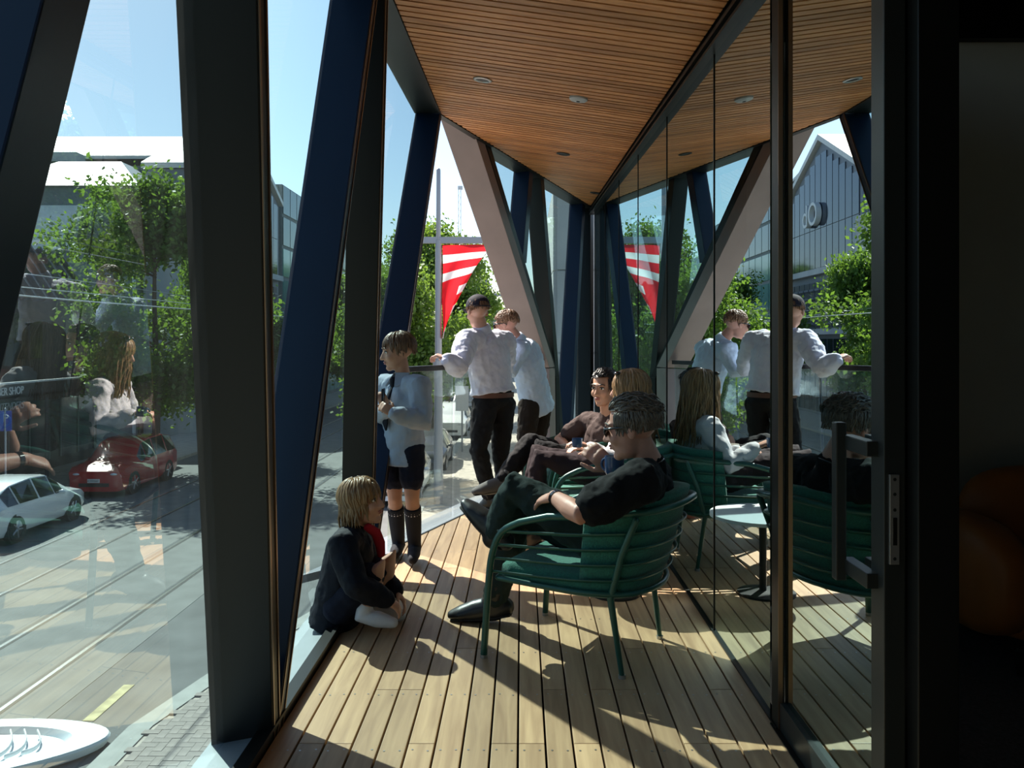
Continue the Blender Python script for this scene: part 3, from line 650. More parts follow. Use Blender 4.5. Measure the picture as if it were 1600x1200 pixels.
def person(label, J, s, skin, top, bottom, hairm, hstyle, sleeve=1., legfrac=1., shoes=M_SHOE, hs=None, hcurl=(.5, .5), hnrm=(None, None), glasses=False, fit=1., hem=.0, sock=None, seed=1, jaw=1., base=None, hn=330, topname='shirt', botname='trousers', curlshoe=True):
    g = {k: (Vector(v) if not isinstance(v, Vector) else v) for k, v in J.items()}
    base = base or Vector((g['pelvis'].x, g['pelvis'].y, 0))
    root = thing('person', label, 'person', base)
    side = (g['sr']-g['sl']).normalized(); hs = hs or s
    bm = nb()
    hu = g.get('hu', Vector((0, 0, 1)))
    P_, fr = head(bm, g['head'], g['hf'], hu, hs, jaw)
    belly = g['pelvis'].lerp(g['chest'], .5)
    tor = [g['pelvis'], belly, g['chest'], g['chest'].lerp(g['neck'], .7)]
    tube(bm, tor, [(.135*s, .09*s), (.115*s, .08*s), (.13*s, .085*s), (.09*s, .06*s)], 18, ref=side)
    tube(bm, [g['chest'].lerp(g['neck'], .6), g['neck'], g['head']+(g['neck']-g['head'])*.35], [.062*s, .052*s, .048*hs], 14)
    for q, sd in (('l', 1), ('r', -1)):
        S, Eb, Wr = g['s'+q], g['e'+q], g['w'+q]
        tube(bm, [S.lerp(g['chest'].lerp(g['neck'], .5), .45), S, S.lerp(Eb, .45), Eb, Eb.lerp(Wr, .3), Wr], [.058*s, .054*s, .047*s, .038*s, .040*s, .0265*s], 14)
        hd_ = g.get('h'+q, (Wr-Eb)); nn = hnrm[0 if q == 'l' else 1]
        nn = Vector(nn) if nn is not None else Vector((0, 0, -1))
        if abs(Vector(hd_).normalized().dot(nn.normalized())) > .95: nn = nn+side*.5
        hand(bm, Wr, hd_, nn, s, sd, hcurl[0 if q == 'l' else 1])
        Hp, Kn, An = g['p'+q], g['k'+q], g['a'+q]
        tube(bm, [Hp.lerp(g['pelvis'], .25), Hp, Hp.lerp(Kn, .5), Kn, Kn.lerp(An, .3), An], [.088*s, .088*s, .074*s, .054*s, .055*s, .035*s], 14)
        tube(bm, [An, An.lerp(g['t'+q], .6), g['t'+q]], [.026*s, .018*s, .012*s], 10)
    obj_body = bake('body', bm, skin, root, .0068, 3, dec=.4)
    face_parts(root, P_, fr, hs, skin, hairm, glasses)
    if hstyle: hair(root, P_, fr, hs, hairm, hstyle, seed, hn)
    # clothing
    bm = nb(); o_ = .017*s*fit
    hemp = g['pelvis']+(g['pelvis']-g['chest']).normalized()*hem*s
    tpts = [hemp, g['pelvis'] if hem > 0 else hemp.lerp(belly, .35), belly, g['chest'], g['chest'].lerp(g['neck'], .62)]
    tube(bm, tpts, [(.155*s+o_*1.3, .115*s+o_*1.3), (.152*s+o_, .11*s+o_), (.142*s+o_*1.1, .107*s+o_*1.1), (.156*s+o_, .11*s+o_), (.105*s+o_, .076*s+o_)], 20, ref=side, cap=False)
    tube(bm, [g['chest'].lerp(g['neck'], .55), g['neck'].lerp(g['chest'], .12)], [.075*s+o_, .058*s+.008], 16)
    for q in 'lr':
        S, Eb, Wr = g['s'+q], g['e'+q], g['w'+q]; st = S.lerp(g['chest'].lerp(g['neck'], .5), .5)
        if sleeve > .6: pts = [st, S, S.lerp(Eb, .5), Eb, Eb.lerp(Wr, .45), Eb.lerp(Wr, sleeve*.97)]; rr = [.066*s+o_, .062*s+o_, .053*s+o_, .046*s+o_, .044*s+o_, .032*s+o_*.7]
        else: e = S.lerp(Eb, sleeve*1.6); pts = [st, S, S.lerp(e, .5), e]; rr = [.066*s+o_, .062*s+o_, .056*s+o_, .055*s+o_]
        tube(bm, pts, rr, 14)
    bake(topname, bm, top, root, .0085, 3, disp=.026*s, dsize=.06, dec=.6)
    bm = nb()
    ell(bm, g['pelvis'], (.168*s, .125*s, .12*s), (side, side.cross(Vector((0, 0, 1))), Vector((0, 0, 1))))
    for q in 'lr':
        Hp, Kn, An = g['p'+q], g['k'+q], g['a'+q]
        if legfrac >= .9: pts = [Hp.lerp(g['pelvis'], .3), Hp, Hp.lerp(Kn, .5), Kn, Kn.lerp(An, .35), Kn.lerp(An, legfrac*.97)]; rr = [.105*s, .104*s, .088*s, .069*s, .068*s, .056*s]
        else: e = Hp.lerp(Kn, legfrac*2); pts = [Hp.lerp(g['pelvis'], .3), Hp, e]; rr = [.11*s, .108*s, .094*s]
        tube(bm, pts, rr, 14)
    bake(botname, bm, bottom, root, .009, 3, disp=.024*s, dsize=.06, dec=.6)
    for q in 'lr':
        if sock:
            Kn, An = g['k'+q], g['a'+q]
            f0 = sock[1]; bm = nb(); big = f0 < .5; tube(bm, [Kn.lerp(An, f0), Kn.lerp(An, f0+.03), Kn.lerp(An, max(.5, f0)), Kn.lerp(An, .9)], [.066*s if big else .05*s, .066*s if big else .05*s, .062*s if big else .05*s, .052*s], 14, cap=False); tube(bm, [Kn.lerp(An, .85), An, An.lerp(g['t'+q], .5), g['t'+q]], [.052*s, .054*s, .05*s, .034*s], 14)
            so_ = bake('sock', bm, sock[0], root, .008, 2, dec=.6)
            if f0 < .5:
                for k2 in (.06, .1):
                    c = Kn.lerp(An, f0+k2); bm = nb(); tube(bm, [c, c+(An-Kn).normalized()*.006], (.064*s), 18, cap=False); obj('sock_stripe', bm, M_SOCKW, so_, smooth=True)
        if shoes is not None:
            bm = nb(); d, up = shoe(bm, g['a'+q]-Vector((0, 0, .035*s)) if abs(g['t'+q].z-g['a'+q].z) < .12 else g['a'+q], g['t'+q], s)
            tube(bm, [g['a'+q].lerp(g['k'+q], .24), g['a'+q], g['a'+q]-up*.03*s], [.054*s, .053*s, .048*s], 12)
            sh_ = bake('shoe', bm, shoes, root, .008, 3, dec=.5)
            bm = nb(); a0 = g['a'+q]-up*.07*s if abs(g['t'+q].z-g['a'+q].z) < .12 else g['a'+q]-up*.032*s
            t0 = g['t'+q]-up*.02*s; tube(bm, [a0-d*.06*s, a0, a0.lerp(t0, .6), t0], [(.034*s, .009*s), (.038*s, .009*s), (.044*s, .009*s), (.03*s, .009*s)], 14, ref=d.cross(up)); obj('sole', bm, M_RUBBER, sh_, smooth='all')
    return root, P_, fr
# 1 boy standing by the columns
J = dict(head=W(622, 549, 5.24), hf=(-.93, -.32, -.12), neck=W(631, 590, 5.26), chest=W(631, 622, 5.26), pelvis=W(630, 694, 5.28),
         sl=W(656, 603, 5.14), sr=W(606, 600, 5.41), el=W(661, 660, 5.06), er=W(592, 650, 5.36), wl=W(617, 646, 4.96), wr=W(604, 640, 5.11), hl=(-.8, 0, .45), hr=(-.2, -.3, .75),
         pl=W(643, 706, 5.22), pr=W(615, 706, 5.33), kl=W(644, 778, 5.22), kr=W(617, 778, 5.34), al=W(648, 856, 5.36), ar=W(623, 852, 5.50), tl=W(645, 875, 5.13), tr=W(616, 868, 5.30))
boy, P_, fr = person('standing boy in a pale blue school shirt, dark tie, navy shorts and long socks', J, .84, M_SK2, M_SHB, M_SHORT, M_HAIRB, 'short', 1., .30, None, hs=1.0, hcurl=(.7, .7), hnrm=((0, .8, -.3), (-.3, .6, 0)), fit=1.9, hem=.14, sock=(M_SOCKK, .17), seed=3, botname='shorts', hn=420)
tp = J['neck']; f2 = Vector((-.72, -.68, 0)).normalized(); r2 = Vector((-.68, .72, 0))
bm = nb(); k0 = tp+f2*.085+Vector((0, 0, -.02)); tube(bm, [k0+Vector((0, 0, .012)), k0-Vector((0, 0, .035))], [(.026, .018), (.016, .012)], 10, ref=r2)
tube(bm, [k0-Vector((0, 0, .03)), k0+f2*.045-Vector((0, 0, .12)), k0+f2*.055-Vector((0, 0, .26)), k0+f2*.05-Vector((0, 0, .30))], [(.014, .008), (.025, .008), (.03, .008), (.01, .006)], 10, ref=r2); obj('tie', bm, M_NAVY, boy, smooth='all')
for q in (-1, 1):
    bm = nb(); a = tp+Vector((0, 0, .028)); prism(bm, [a+f2*.062+r2*q*.008, a+r2*q*.068-f2*.0, a+r2*q*.088+f2*.03-Vector((0, 0, .055)), a+f2*.10+r2*q*.05-Vector((0, 0, .085))], f2*.008+Vector((0, 0, .006))); obj('collar', bm, M_SHB, boy)
ph = thing('phone', 'dark phone held in the standing boy\'s hands', 'phone', W(600, 626, 5.04))
bm = nb(); box(bm, (-.009, -.04, -.07), (.0, .04, .075)); obj('case', bm, M_LENS, ph, world=False, bev=.004)
bm = nb(); box(bm, (-.0105, -.035, -.062), (-.009, .035, .067)); obj('screen', bm, mat('phone_screen', (.03, .035, .045), .1), ph, world=False)
# 2 girl squatting
J = dict(head=W(566, 783, 4.08), hf=(.93, -.28, .14), hu=Vector((-.1, 0, 1)), neck=W(561, 822, 4.1), chest=W(547, 858, 4.1), pelvis=W(527, 948, 4.12),
         sl=W(560, 850, 4.26), sr=W(536, 852, 3.94), el=W(592, 905, 4.32), er=W(556, 915, 3.86), wl=W(618, 922, 4.16), wr=W(604, 936, 3.92), hl=(.5, -.2, -.55), hr=(.55, .25, -.5),
         pl=W(532, 948, 4.22), pr=W(530, 950, 4.02), kl=W(612, 868, 4.2), kr=W(594, 884, 3.99), al=W(585, 951, 4.2), ar=W(566, 962, 3.99), tl=W(626, 962, 4.17), tr=W(614, 973, 3.97))
girl, P_, fr = person('squatting girl in a navy jacket and white ankle socks beside the glass', J, .80, M_SK1, M_NAVY, M_SHORT, M_HAIRBL, 'bob', 1., .36, None, hs=.98, hcurl=(.45, .45), hnrm=((-.6, -.2, -.5), (-.6, .2, -.5)), fit=2.0, hem=.1, sock=(M_SOCKW, .86), seed=5, base=Vector((-.78, 4.1, 0)), topname='jacket', botname='shorts', hn=620)
bm = nb(); nk = J['neck']; tube(bm, [nk+Vector((.05, -.06, .012)), nk+Vector((.085, -.01, -.03)), nk+Vector((.10, .02, -.09)), nk+Vector((.105, .03, -.15))], [(.02, .012), (.026, .014), (.026, .012), (.02, .012)], 10); obj('red_collar', bm, M_RED, girl, smooth='all')
# 3 man in the cap
J = dict(head=W(746, 487, 6.95), hf=(-.5, .85, -.12), neck=W(753, 515, 7.0), chest=W(762, 552, 7.05), pelvis=W(771, 620, 7.05),
         sl=W(729, 533, 6.88), sr=W(790, 535, 7.2), el=W(716, 574, 6.66), er=W(790, 574, 7.45), wl=W(699, 563, 6.58), wr=W(772, 568, 7.5), hl=(-.5, .25, .25), hr=(-.7, .3, .1),
         pl=W(757, 634, 6.98), pr=W(786, 634, 7.12), kl=W(748, 703, 6.92), kr=W(782, 706, 7.1), al=W(766, 778, 7.0), ar=W(790, 776, 7.16), tl=W(752, 790, 7.05), tr=W(778, 786, 7.3))
J_CAP = {k: Vector(v) for k, v in J.items()}
capm, P_, fr = person('man in a navy cap and white shirt leaning on the handrail, seen from behind', J, 1.10, M_SK1, M_SHM1, M_TRK, M_HAIRL, 'crop', .98, 1., M_SHOE, hs=1.08, hcurl=(.7, .6), fit=2.0, hem=-.035, seed=8, base=Vector((-.3, 7.0, 0)), hn=200)
bm = nb(); bmesh.ops.create_uvsphere(bm, u_segments=28, v_segments=20, radius=1)
kill = []
for v in bm.verts:
    q = v.co.copy()
    if q.z < -.12: kill.append(v)
    if q.y < -.62 and q.z < .22 and abs(q.x) < .42: kill.append(v)
    v.co = P_(q.x*.091, -.012+q.y*.112, .036+q.z*.098)
bmesh.ops.delete(bm, geom=list(set(kill)), context='VERTS'); cap = obj('cap', bm, M_CAP, capm, smooth='all')
bm = nb(); tube(bm, [P_(-.06, .085, .028), P_(0, .15, .018), P_(.06, .085, .028)], [(.03, .005), (.05, .005), (.03, .005)], 12, ref=fr[1]); obj('brim', bm, M_CAP, cap, smooth='all')
bm = nb(); tube(bm, [P_(x*.09, -.012-math.sqrt(max(0, 1-x*x))*.112, .028) for x in np.linspace(-.75, .75, 9)], [(.004, .009)]*9, 8, ref=fr[2]); obj('strap', bm, M_CAP, cap, smooth='all')
bm = nb(); ell(bm, P_(0, -.012, .136), (.008, .008, .005)); obj('button', bm, M_CAP, cap)
bm = nb(); c = J['pelvis']+Vector((0, 0, .018)); sd = (J['sr']-J['sl']).normalized(); tube(bm, [c-Vector((0, 0, .02)), c+Vector((0, 0, .02))], [(.196, .150), (.196, .150)], 28, ref=sd, cap=False); obj('belt', bm, M_BELT, capm, smooth=True)
# 4 second man at the rail
J = dict(head=W(791, 507, 7.75), hf=(-.93, .30, -.16), neck=W(809, 530, 7.82), chest=W(823, 560, 7.9), pelvis=W(836, 620, 8.0),
         sl=W(808, 548, 7.66), sr=W(830, 545, 8.08), el=W(799, 578, 7.62), er=W(812, 576, 8.12), wl=W(778, 572, 7.62), wr=W(790, 570, 8.0), hl=(-.8, .2, .1), hr=(-.8, .0, .1),
         pl=W(828, 634, 7.9), pr=W(846, 634, 8.1), kl=W(820, 694, 7.82), kr=W(838, 697, 8.06), al=W(828, 754, 7.9), ar=W(846, 754, 8.14), tl=W(803, 763, 7.9), tr=W(820, 760, 8.16))
J = {k: Vector(v) for k, v in J.items()}
man2, P_, fr = person('man in sunglasses and a light blue shirt leaning on the handrail', J, 1.10, M_SK3, M_SHM2, M_TRB, M_HAIRL, 'crop', .98, 1., M_SHOE, hs=1.1, hcurl=(.5, .5), glasses=True, fit=1.6, hem=.13, seed=9, base=Vector((.13, 7.95, 0)), hn=420)
def collar(root, Jn, m, rad, up=.035):
    bm = nb(); c = Jn['neck']; ax = (Jn['head']-Jn['neck']).normalized(); ref = ax.orthogonal()
    tube(bm, [c-ax*.03, c+ax*up*.4, c+ax*up], [rad*1.28, rad*1.12, rad*1.06], 20, cap=False); obj('collar', bm, m, root, smooth='all')
collar(man2, J, M_SHM2, .062); collar(capm, J_CAP, M_SHM1, .064)
# 5 young man seated
J = dict(head=W(944, 606, 6.0), hf=(-.58, -.81, -.05), neck=W(951, 648, 6.05), chest=W(948, 682, 6.1), pelvis=W(931, 728, 6.2),
         sl=W(975, 668, 5.92), sr=W(918, 660, 6.28), el=W(968, 716, 5.80), er=W(873, 688, 6.32), wl=W(922, 712, 5.76), wr=W(890, 702, 6.02), hl=(-.8, .1, .1), hr=(.5, -.5, .15),
         pl=W(920, 730, 6.08), pr=W(913, 728, 6.32), kl=W(846, 700, 5.95), kr=W(829, 690, 6.12), al=W(826, 800, 5.95), ar=W(786, 748, 5.98), tl=W(785, 818, 5.9), tr=W(741, 768, 5.9))
ym, P_, fr = person('young man with black hair and brown t-shirt seated beside the long-haired woman', J, 1.08, M_SK2, M_TEEB, M_TRK, M_HAIRK, 'tousled', .36, 1., M_SHOEG, hs=1.1, hcurl=(.5, .8), fit=1.0, hem=.08, seed=11, base=Vector((.55, 6.2, 0)), hn=1100)
mug('white_cup', W(893, 707, 5.9), M_WHT, 'small white cup in the hand of the young man', .036, .06, 1., M_FOAM)
# 6 woman seated by the glass
J = dict(head=W(983, 607, 5.36), hf=(-.97, .18, -.06), neck=W(991, 648, 5.38), chest=W(986, 688, 5.38), pelvis=W(962, 742, 5.38),
         sl=W(986, 668, 5.19), sr=W(984, 664, 5.57), el=W(966, 727, 5.06), er=W(960, 722, 5.66), wl=W(922, 700, 5.12), wr=W(918, 704, 5.48), hl=(-.75, .1, .35), hr=(-.7, -.3, .2),
         pl=W(948, 744, 5.27), pr=W(946, 740, 5.5), kl=W(844, 715, 5.24), kr=W(840, 708, 5.5), al=W(826, 836, 5.24), ar=W(824, 828, 5.52), tl=W(786, 858, 5.24), tr=W(786, 846, 5.5))
wom, P_, fr = person('woman with long fair hair and a light grey top seated against the glass wall', J, 1.0, M_SK1, M_TOPW, M_TRP, M_HAIRBL, 'long', .98, 1., M_SHOE, hs=1.05, hcurl=(.6, .5), fit=.9, hem=.08, seed=13, base=Vector((.6, 5.38, 0)), hn=700)
bm = nb()
for q in (-1, 1): ell(bm, P_(q*.04, .062, .098), (.032, .026, .012), fr, 14, 8)
g = obj('sunglasses', bm, M_LENS, wom, smooth='all')
mug('dark_cup', W(902, 699, 5.06), M_BLUEMUG, 'dark cup between the long-haired woman\'s hands', .031, .055, 2.)
# 7 man in black, nearest chair
J = dict(head=W(988, 668, 3.58), hf=(-.94, .30, -.16), neck=W(1016, 722, 3.6), chest=W(1004, 786, 3.66), pelvis=W(972, 846, 3.76),
         sl=W(1000, 752, 3.36), sr=W(1018, 738, 3.88), el=W(905, 804, 3.28), er=W(968, 780, 4.02), wl=W(866, 776, 3.55), wr=W(956, 733, 3.84), hl=(-.45, .85, -.25), hr=(-.55, -.2, .55),
         pl=W(950, 850, 3.64), pr=W(950, 846, 3.88), kl=W(806, 762, 3.76), kr=W(812, 800, 3.98), al=W(776, 832, 3.90), ar=W(772, 938, 4.15), tl=W(728, 786, 3.98), tr=W(706, 960, 4.19))
fm, P_, fr = person('man in a black t-shirt, sunglasses and black boots lounging with crossed legs', J, 1.12, M_SK3, M_TEEK, M_TRG, M_HAIRG, 'tousled', .46, 1., M_SHOE, hs=1.14, hcurl=(.4, .7), hnrm=((.3, .2, -.9), (-.2, .9, 0)), glasses=True, fit=1.3, hem=.03, seed=17, base=Vector((.35, 3.8, 0)), hn=1500)
bm = nb(); w0 = J['wl'].lerp(J['el'], .12); dd = (J['wl']-J['el']).normalized(); tube(bm, [w0-dd*.01, w0+dd*.01], .036, 18, cap=False); wt = obj('watch', bm, M_LENS, fm, smooth=True)
bm = nb(); nk = J['neck']; ps = [nk+Vector((math.cos(a)*.078-.02, math.sin(a)*.078, -.012+.03*math.cos(a))) for a in np.linspace(0, 2*math.pi, 20, endpoint=False)]; tube(bm, ps, .0035, 6, closed=True); obj('neck_cord', bm, M_LENS, fm, smooth='all')
mug('blue_mug', W(960, 742, 3.74), M_BLUEMUG, 'dark blue mug of milky coffee held by the man in black', .044, .085, 2.4, M_FOAM)
# ------------------------------------------------------------------ the street below
M_ASPH = mat('asphalt', (.12, .125, .125), .85, var=.22, vscale=1.2, bump=.2, bscale=60)
M_TRACK = mat('concrete_track_bed', (.155, .16, .155), .8, var=.15, vscale=2, bump=.1)
M_PAVE = mat('pale_paving', (.40, .36, .31), .8, var=.15, vscale=3, bump=.1)
M_KERB = mat('kerb_concrete', (.32, .33, .31), .8, var=.1)
M_RAIL = mat('polished_rail', (.55, .55, .55), .25, .9)
bm = nb(); box(bm, (-300, -60, GZ-.3), (300, 700, GZ)); struct(obj('ground', bm, M_ASPH), 'grey asphalt street')
bm = nb(); box(bm, (-12.45, -30, GZ), (-6.55, 200, GZ+.006)); trk = struct(obj('tram_track', bm, M_TRACK), 'concrete track bed with steel tram rails')
for x in (-7.35, -8.87, -10.7, -12.2):
    bm = nb(); box(bm, (x-.035, -30, GZ), (x+.035, 200, GZ+.014)); obj('rail', bm, M_RAIL, trk)
    bm = nb(); box(bm, (x+.037, -30, GZ), (x+.085, 200, GZ+.010)); obj('rail_groove', bm, M_RUBBER, trk)
# near footpath with a kerb that swells out at the crossing
kl = [(-4.9, -20), (-4.9, 9), (-4.9, 11.0), (-4.55, 12.6), (-4.2, 14), (-3.3, 17), (-3.0, 20), (-3.0, 160)]
bm = nb(); prism(bm, [(x, y, GZ) for x, y in kl]+[(12, 160, GZ), (12, -20, GZ)], (0, 0, .11)); struct(obj('footpath', bm, M_PAVE), 'pale paved footpath below the balcony')
bm = nb()
for (x0, y0), (x1, y1) in zip(kl[:-1], kl[1:]): hexa(bm, [(x0-.32, y0, GZ), (x0, y0, GZ), (x1, y1, GZ), (x1-.32, y1, GZ), (x0-.30, y0, GZ+.115), (x0+.02, y0, GZ+.125), (x1+.02, y1, GZ+.125), (x1-.30, y1, GZ+.115)])
kb = struct(obj('kerb', bm, M_KERB), 'concrete kerb along the near footpath')
bm = nb(); box(bm, (-18.9, -30, GZ), (-15.0, 160, GZ+.12)); struct(obj('footpath_far', bm, M_PAVE), 'footpath in front of the shops')
bm = nb(); hexa(bm, [(-6.02, 11.4, GZ), (-5.86, 11.4, GZ), (-5.86, 12.6, GZ), (-6.02, 12.6, GZ), (-6.02, 11.4, GZ+.008), (-5.86, 11.4, GZ+.008), (-5.86, 12.6, GZ+.008), (-6.02, 12.6, GZ+.008)]); struct(obj('road_marking', bm, mat('yellow_paint', (.42, .38, .20), .8, var=.4, vscale=6)), 'worn yellow kerbside line')
# herringbone bricks on the near footpath
M_BRICKP = mat('grey_brick_paver', (.30, .27, .245), .85, var=.18, vscale=5, bump=.15)
pm = {}
def paver_mesh(k):
    bm = nb(); w, h = ((.116, .058) if k == 0 else (.058, .116)); box(bm, (-w*.97, -h*.94, 0), (w*.97, h*.94, .03)); me = bpy.data.meshes.new('paver'); bmesh.ops.recalc_face_normals(bm, faces=bm.faces[:]); bm.to_mesh(me); bm.free(); me.materials.append(M_BRICKP); return me
pm = [paver_mesh(0), paver_mesh(1)]
spots = []
u = .116
for i in range(-10, 130):
    for j in range(-10, 130):
        k = (i-j) % 4
        if k == 0: c = ((i+1)*u, (j+.5)*u, 0)
        elif k == 3: c = ((i+.5)*u, (j+1)*u, 1)
        else: continue
        X_ = -4.85+c[0]-1.0; Y_ = 7.5+c[1]
        lim = -4.9+.02 if Y_ < 11 else (-4.9+(Y_-11)*.22)
        if X_-.05 < lim or X_ > -2.4 or Y_ > 14.5 or Y_ < 8: continue
        px = PX+X_/Y_*FPX; py = PY+(HC-GZ-.12)/Y_*FPX
        if 120 < px < 430 and py < 1260: spots.append((Y_, X_, c[2], 150 < px < 385 and py < 1205))
spots.sort(key=lambda q: (not q[3], q[0]))
foot = bpy.data.objects['footpath']
for Y_, X_, k, vis in spots[:300]:
    o = bpy.data.objects.new('paver', pm[k]); COL.objects.link(o); o.parent = foot; o.location = (X_, Y_, GZ+.105+random.uniform(0, .004)); o.rotation_euler.z = random.uniform(-.012, .012)
bm = nb()
for Y_, X_, k, vis in spots[300:]:
    w, h = ((.113, .055) if k == 0 else (.055, .113)); box(bm, (X_-w, Y_-h, GZ+.105), (X_+w, Y_+h, GZ+.136))
if len(spots) > 300: o = obj('more_pavers', bm, M_BRICKP, foot); o['kind'] = 'stuff'
# white sculptural bench at the kerb
bn = thing('street_bench', 'white lens-shaped street bench with a ribbed hollow at the kerb', 'bench', (-6.75, 10.35, GZ))
M_WB = mat('white_moulded_concrete', (.72, .76, .78), .5)
def lens(t, k=1.): a = 2*math.pi*t; return Vector((math.cos(a)*1.5*k, math.sin(a)*.8*k*(1-.25*math.cos(a)), 0))
bm = nb(); N = 40; rg = []
for z, k in ((0, .9), (.04, .97), (.13, 1.), (.16, .985), (.16, .7), (.08, .64), (.05, .3)):
    rg.append([bm.verts.new(lens(i/N, k)+Vector((0, 0, z))) for i in range(N)])
for a, b in zip(rg[:-1], rg[1:]):
    for i in range(N): bm.faces.new((a[i], a[(i+1) % N], b[(i+1) % N], b[i]))
bm.faces.new(rg[0][::-1]); bm.faces.new(rg[-1]); o = obj('shell', bm, M_WB, bn, world=False, smooth=True)
for i in range(8):
    x = -.62+i*.17; w = .40*math.sqrt(max(.05, 1-(x/.86)**2)); ps = [Vector((x+.10*(1-(q*q)), q*w, .16-.05*(1-q*q))) for q in np.linspace(-1, 1, 9)]
    bm = nb(); tube(bm, ps, [(.012, .03)]*9, 8, ref=(1, 0, 0)); obj('rib', bm, M_WB, bn, world=False, smooth='all')
bn.rotation_euler.z = R(14)
# ------------------------------------------------------------------ cars
M_TYRE = mat('tyre_rubber', (.02, .02, .02), .8); M_RIM = mat('alloy_rim', (.4, .4, .42), .3, .8); M_CGL = mat('car_glass', (.015, .022, .025), .06, spec=.9)
M_LAMP = mat('headlamp', (.7, .72, .75), .1, .3); M_TAIL = mat('tail_lamp', (.35, .01, .01), .2); M_PLATE = mat('number_plate', (.7, .7, .7), .5); M_TRIM = mat('black_plastic', (.02, .02, .02), .6)
CARSEC = {  # y, bonnet/roof height, half width at belt, half width at top, belt height
 'hatch': [(-2.12, .62, .70, .60, .60), (-2.05, .98, .84, .66, .92), (-1.75, 1.30, .89, .62, .96), (-1.3, 1.48, .91, .62, .96), (-.4, 1.55, .92, .64, .95), (.35, 1.50, .92, .63, .93), (.8, 1.24, .92, .70, .92), (1.2, 1.02, .91, .74, .90), (1.75, .90, .89, .72, .84), (2.1, .72, .80, .66, .68), (2.2, .52, .70, .6, .5)],
 'suv': [(-2.25, .70, .78, .68, .66), (-2.2, 1.12, .90, .74, 1.02), (-2.0, 1.66, .93, .68, 1.08), (-1.2, 1.78, .95, .72, 1.08), (-.2, 1.78, .95, .73, 1.06), (.45, 1.68, .95, .70, 1.04), (.95, 1.24, .95, .78, 1.02), (1.25, 1.12, .94, .80, 1.02), (1.9, 1.04, .93, .78, .98), (2.2, .88, .88, .74, .84), (2.28, .58, .8, .7, .56)]}
def car(label, kind, paint, loc, rz, plate=None, group=None):
    t = thing('parked_car', label, 'car', (loc[0], loc[1], GZ), rz, group)
    S = CARSEC[kind]; N = len(S); rg = []
    def sec(y, zt, wb, wt, zb): return [(-wb+.10, y, .22), (-wb, y, .40), (-wb, y, zb), (-wt, y, zt-.03), (-wt+.14, y, zt), (wt-.14, y, zt), (wt, y, zt-.03), (wb, y, zb), (wb, y, .40), (wb-.10, y, .22)]
    bm = nb(); bg = nb(); rg = [[bm.verts.new(p) for p in sec(*q)] for q in S]; gl = [[Vector(p) for p in sec(*q)] for q in S]
    glass_f = []
    for i in range(N-1):
        for k in range(9):
            f = (rg[i][k], rg[i][k+1], rg[i+1][k+1], rg[i+1][k]); bm.faces.new(f)
            h0, h1 = S[i][1], S[i+1][1]; cab = max(h0, h1) > 1.2
            if cab and k in (2, 6) and min(h0, h1) > 1.2: glass_f.append([gl[i][k], gl[i][k+1], gl[i+1][k+1], gl[i+1][k]])
            if cab and k == 4 and abs(h0-h1) > .14: glass_f.append([gl[i][3], gl[i][6], gl[i+1][6], gl[i+1][3]])
    bm.faces.new(rg[0]); bm.faces.new(rg[-1][::-1]); body = obj('body', bm, paint, t, world=False, smooth=True)
    for q in glass_f:
        c = sum(q, Vector())/4; nn = (q[1]-q[0]).cross(q[2]-q[1]).normalized(); ax = Vector((0, c.y, .8))
        if nn.dot(c-ax) < 0: nn = -nn
        bm = nb(); prism(bm, [p.lerp(c, .10)+nn*.004 for p in q], nn*.008); obj('window', bm, M_CGL, body, world=False)
    wr = .35 if kind == 'hatch' else .39
    for y in (-1.38, 1.36):
        for s in (-1, 1):
            bm = nb(); mt = Matrix.Translation((s*(.80 if kind == 'hatch' else .83), y, wr))@Matrix.Rotation(R(90)*s, 4, 'Y'); lathe(bm, [(wr*.6, -.10), (wr*.97, -.10), (wr, -.06), (wr, .09), (wr*.95, .12), (wr*.66, .125), (wr*.64, .10)], n=28); bm.transform(mt); w = obj('wheel', bm, M_TYRE, t, world=False, smooth=True)
            bm = nb(); lathe(bm, [(.06, .09), (.06, .112)], n=12)
            for k in range(5):
                a = 2*math.pi*k/5; tube(bm, [(.04*math.cos(a), .04*math.sin(a), .108), (wr*.62*math.cos(a+.2), wr*.62*math.sin(a+.2), .112)], [.03, .022], 6)
            bm.transform(mt); obj('rim', bm, M_RIM, w, world=False)
            bm = nb(); lathe(bm, [(wr*1.14, -.02), (wr*1.14, .105), (wr*1.0, .105)], n=28); bm.transform(mt); obj('wheel_arch', bm, M_TRIM, t, world=False)
    ye = S[-1][0]; yr = S[0][0]
    for s in (-1, 1):
        bm = nb(); ell(bm, (s*.62, ye-.13, S[-2][1]-.10), (.17, .10, .055)); obj('headlamp', bm, M_LAMP, t, world=False, smooth='all')
        bm = nb(); ell(bm, (s*.66, yr+.05, .82 if kind == 'hatch' else .95), (.13, .06, .07)); obj('tail_lamp', bm, M_TAIL, t, world=False, smooth='all')
        bm = nb(); ell(bm, (s*1.0, .55, S[6][4]+.06), (.10, .05, .06)); obj('mirror', bm, paint, t, world=False, smooth='all')
    bm = nb(); box(bm, (-.5, ye-.02, .38), (.5, ye+.02, .50)); obj('grille', bm, M_TRIM, t, world=False)
    for yy, sg in ((ye+.02, 1), (yr-.005, -1)):
        bm = nb(); box(bm, (-.2, yy-.01, .52 if sg > 0 else .62), (.2, yy+.015, .64 if sg > 0 else .74)); po = obj('number_plate', bm, M_PLATE, t, world=False)
        if plate and sg > 0:
            me = text_mesh(plate, .11, 'plate_text', M_TRIM, Matrix.Translation((-.17, yy+.018, .545))@Matrix.Rotation(R(180), 4, 'Z')@Matrix.Rotation(R(90), 4, 'X'), None, .002, .9); me.parent = po
    return t
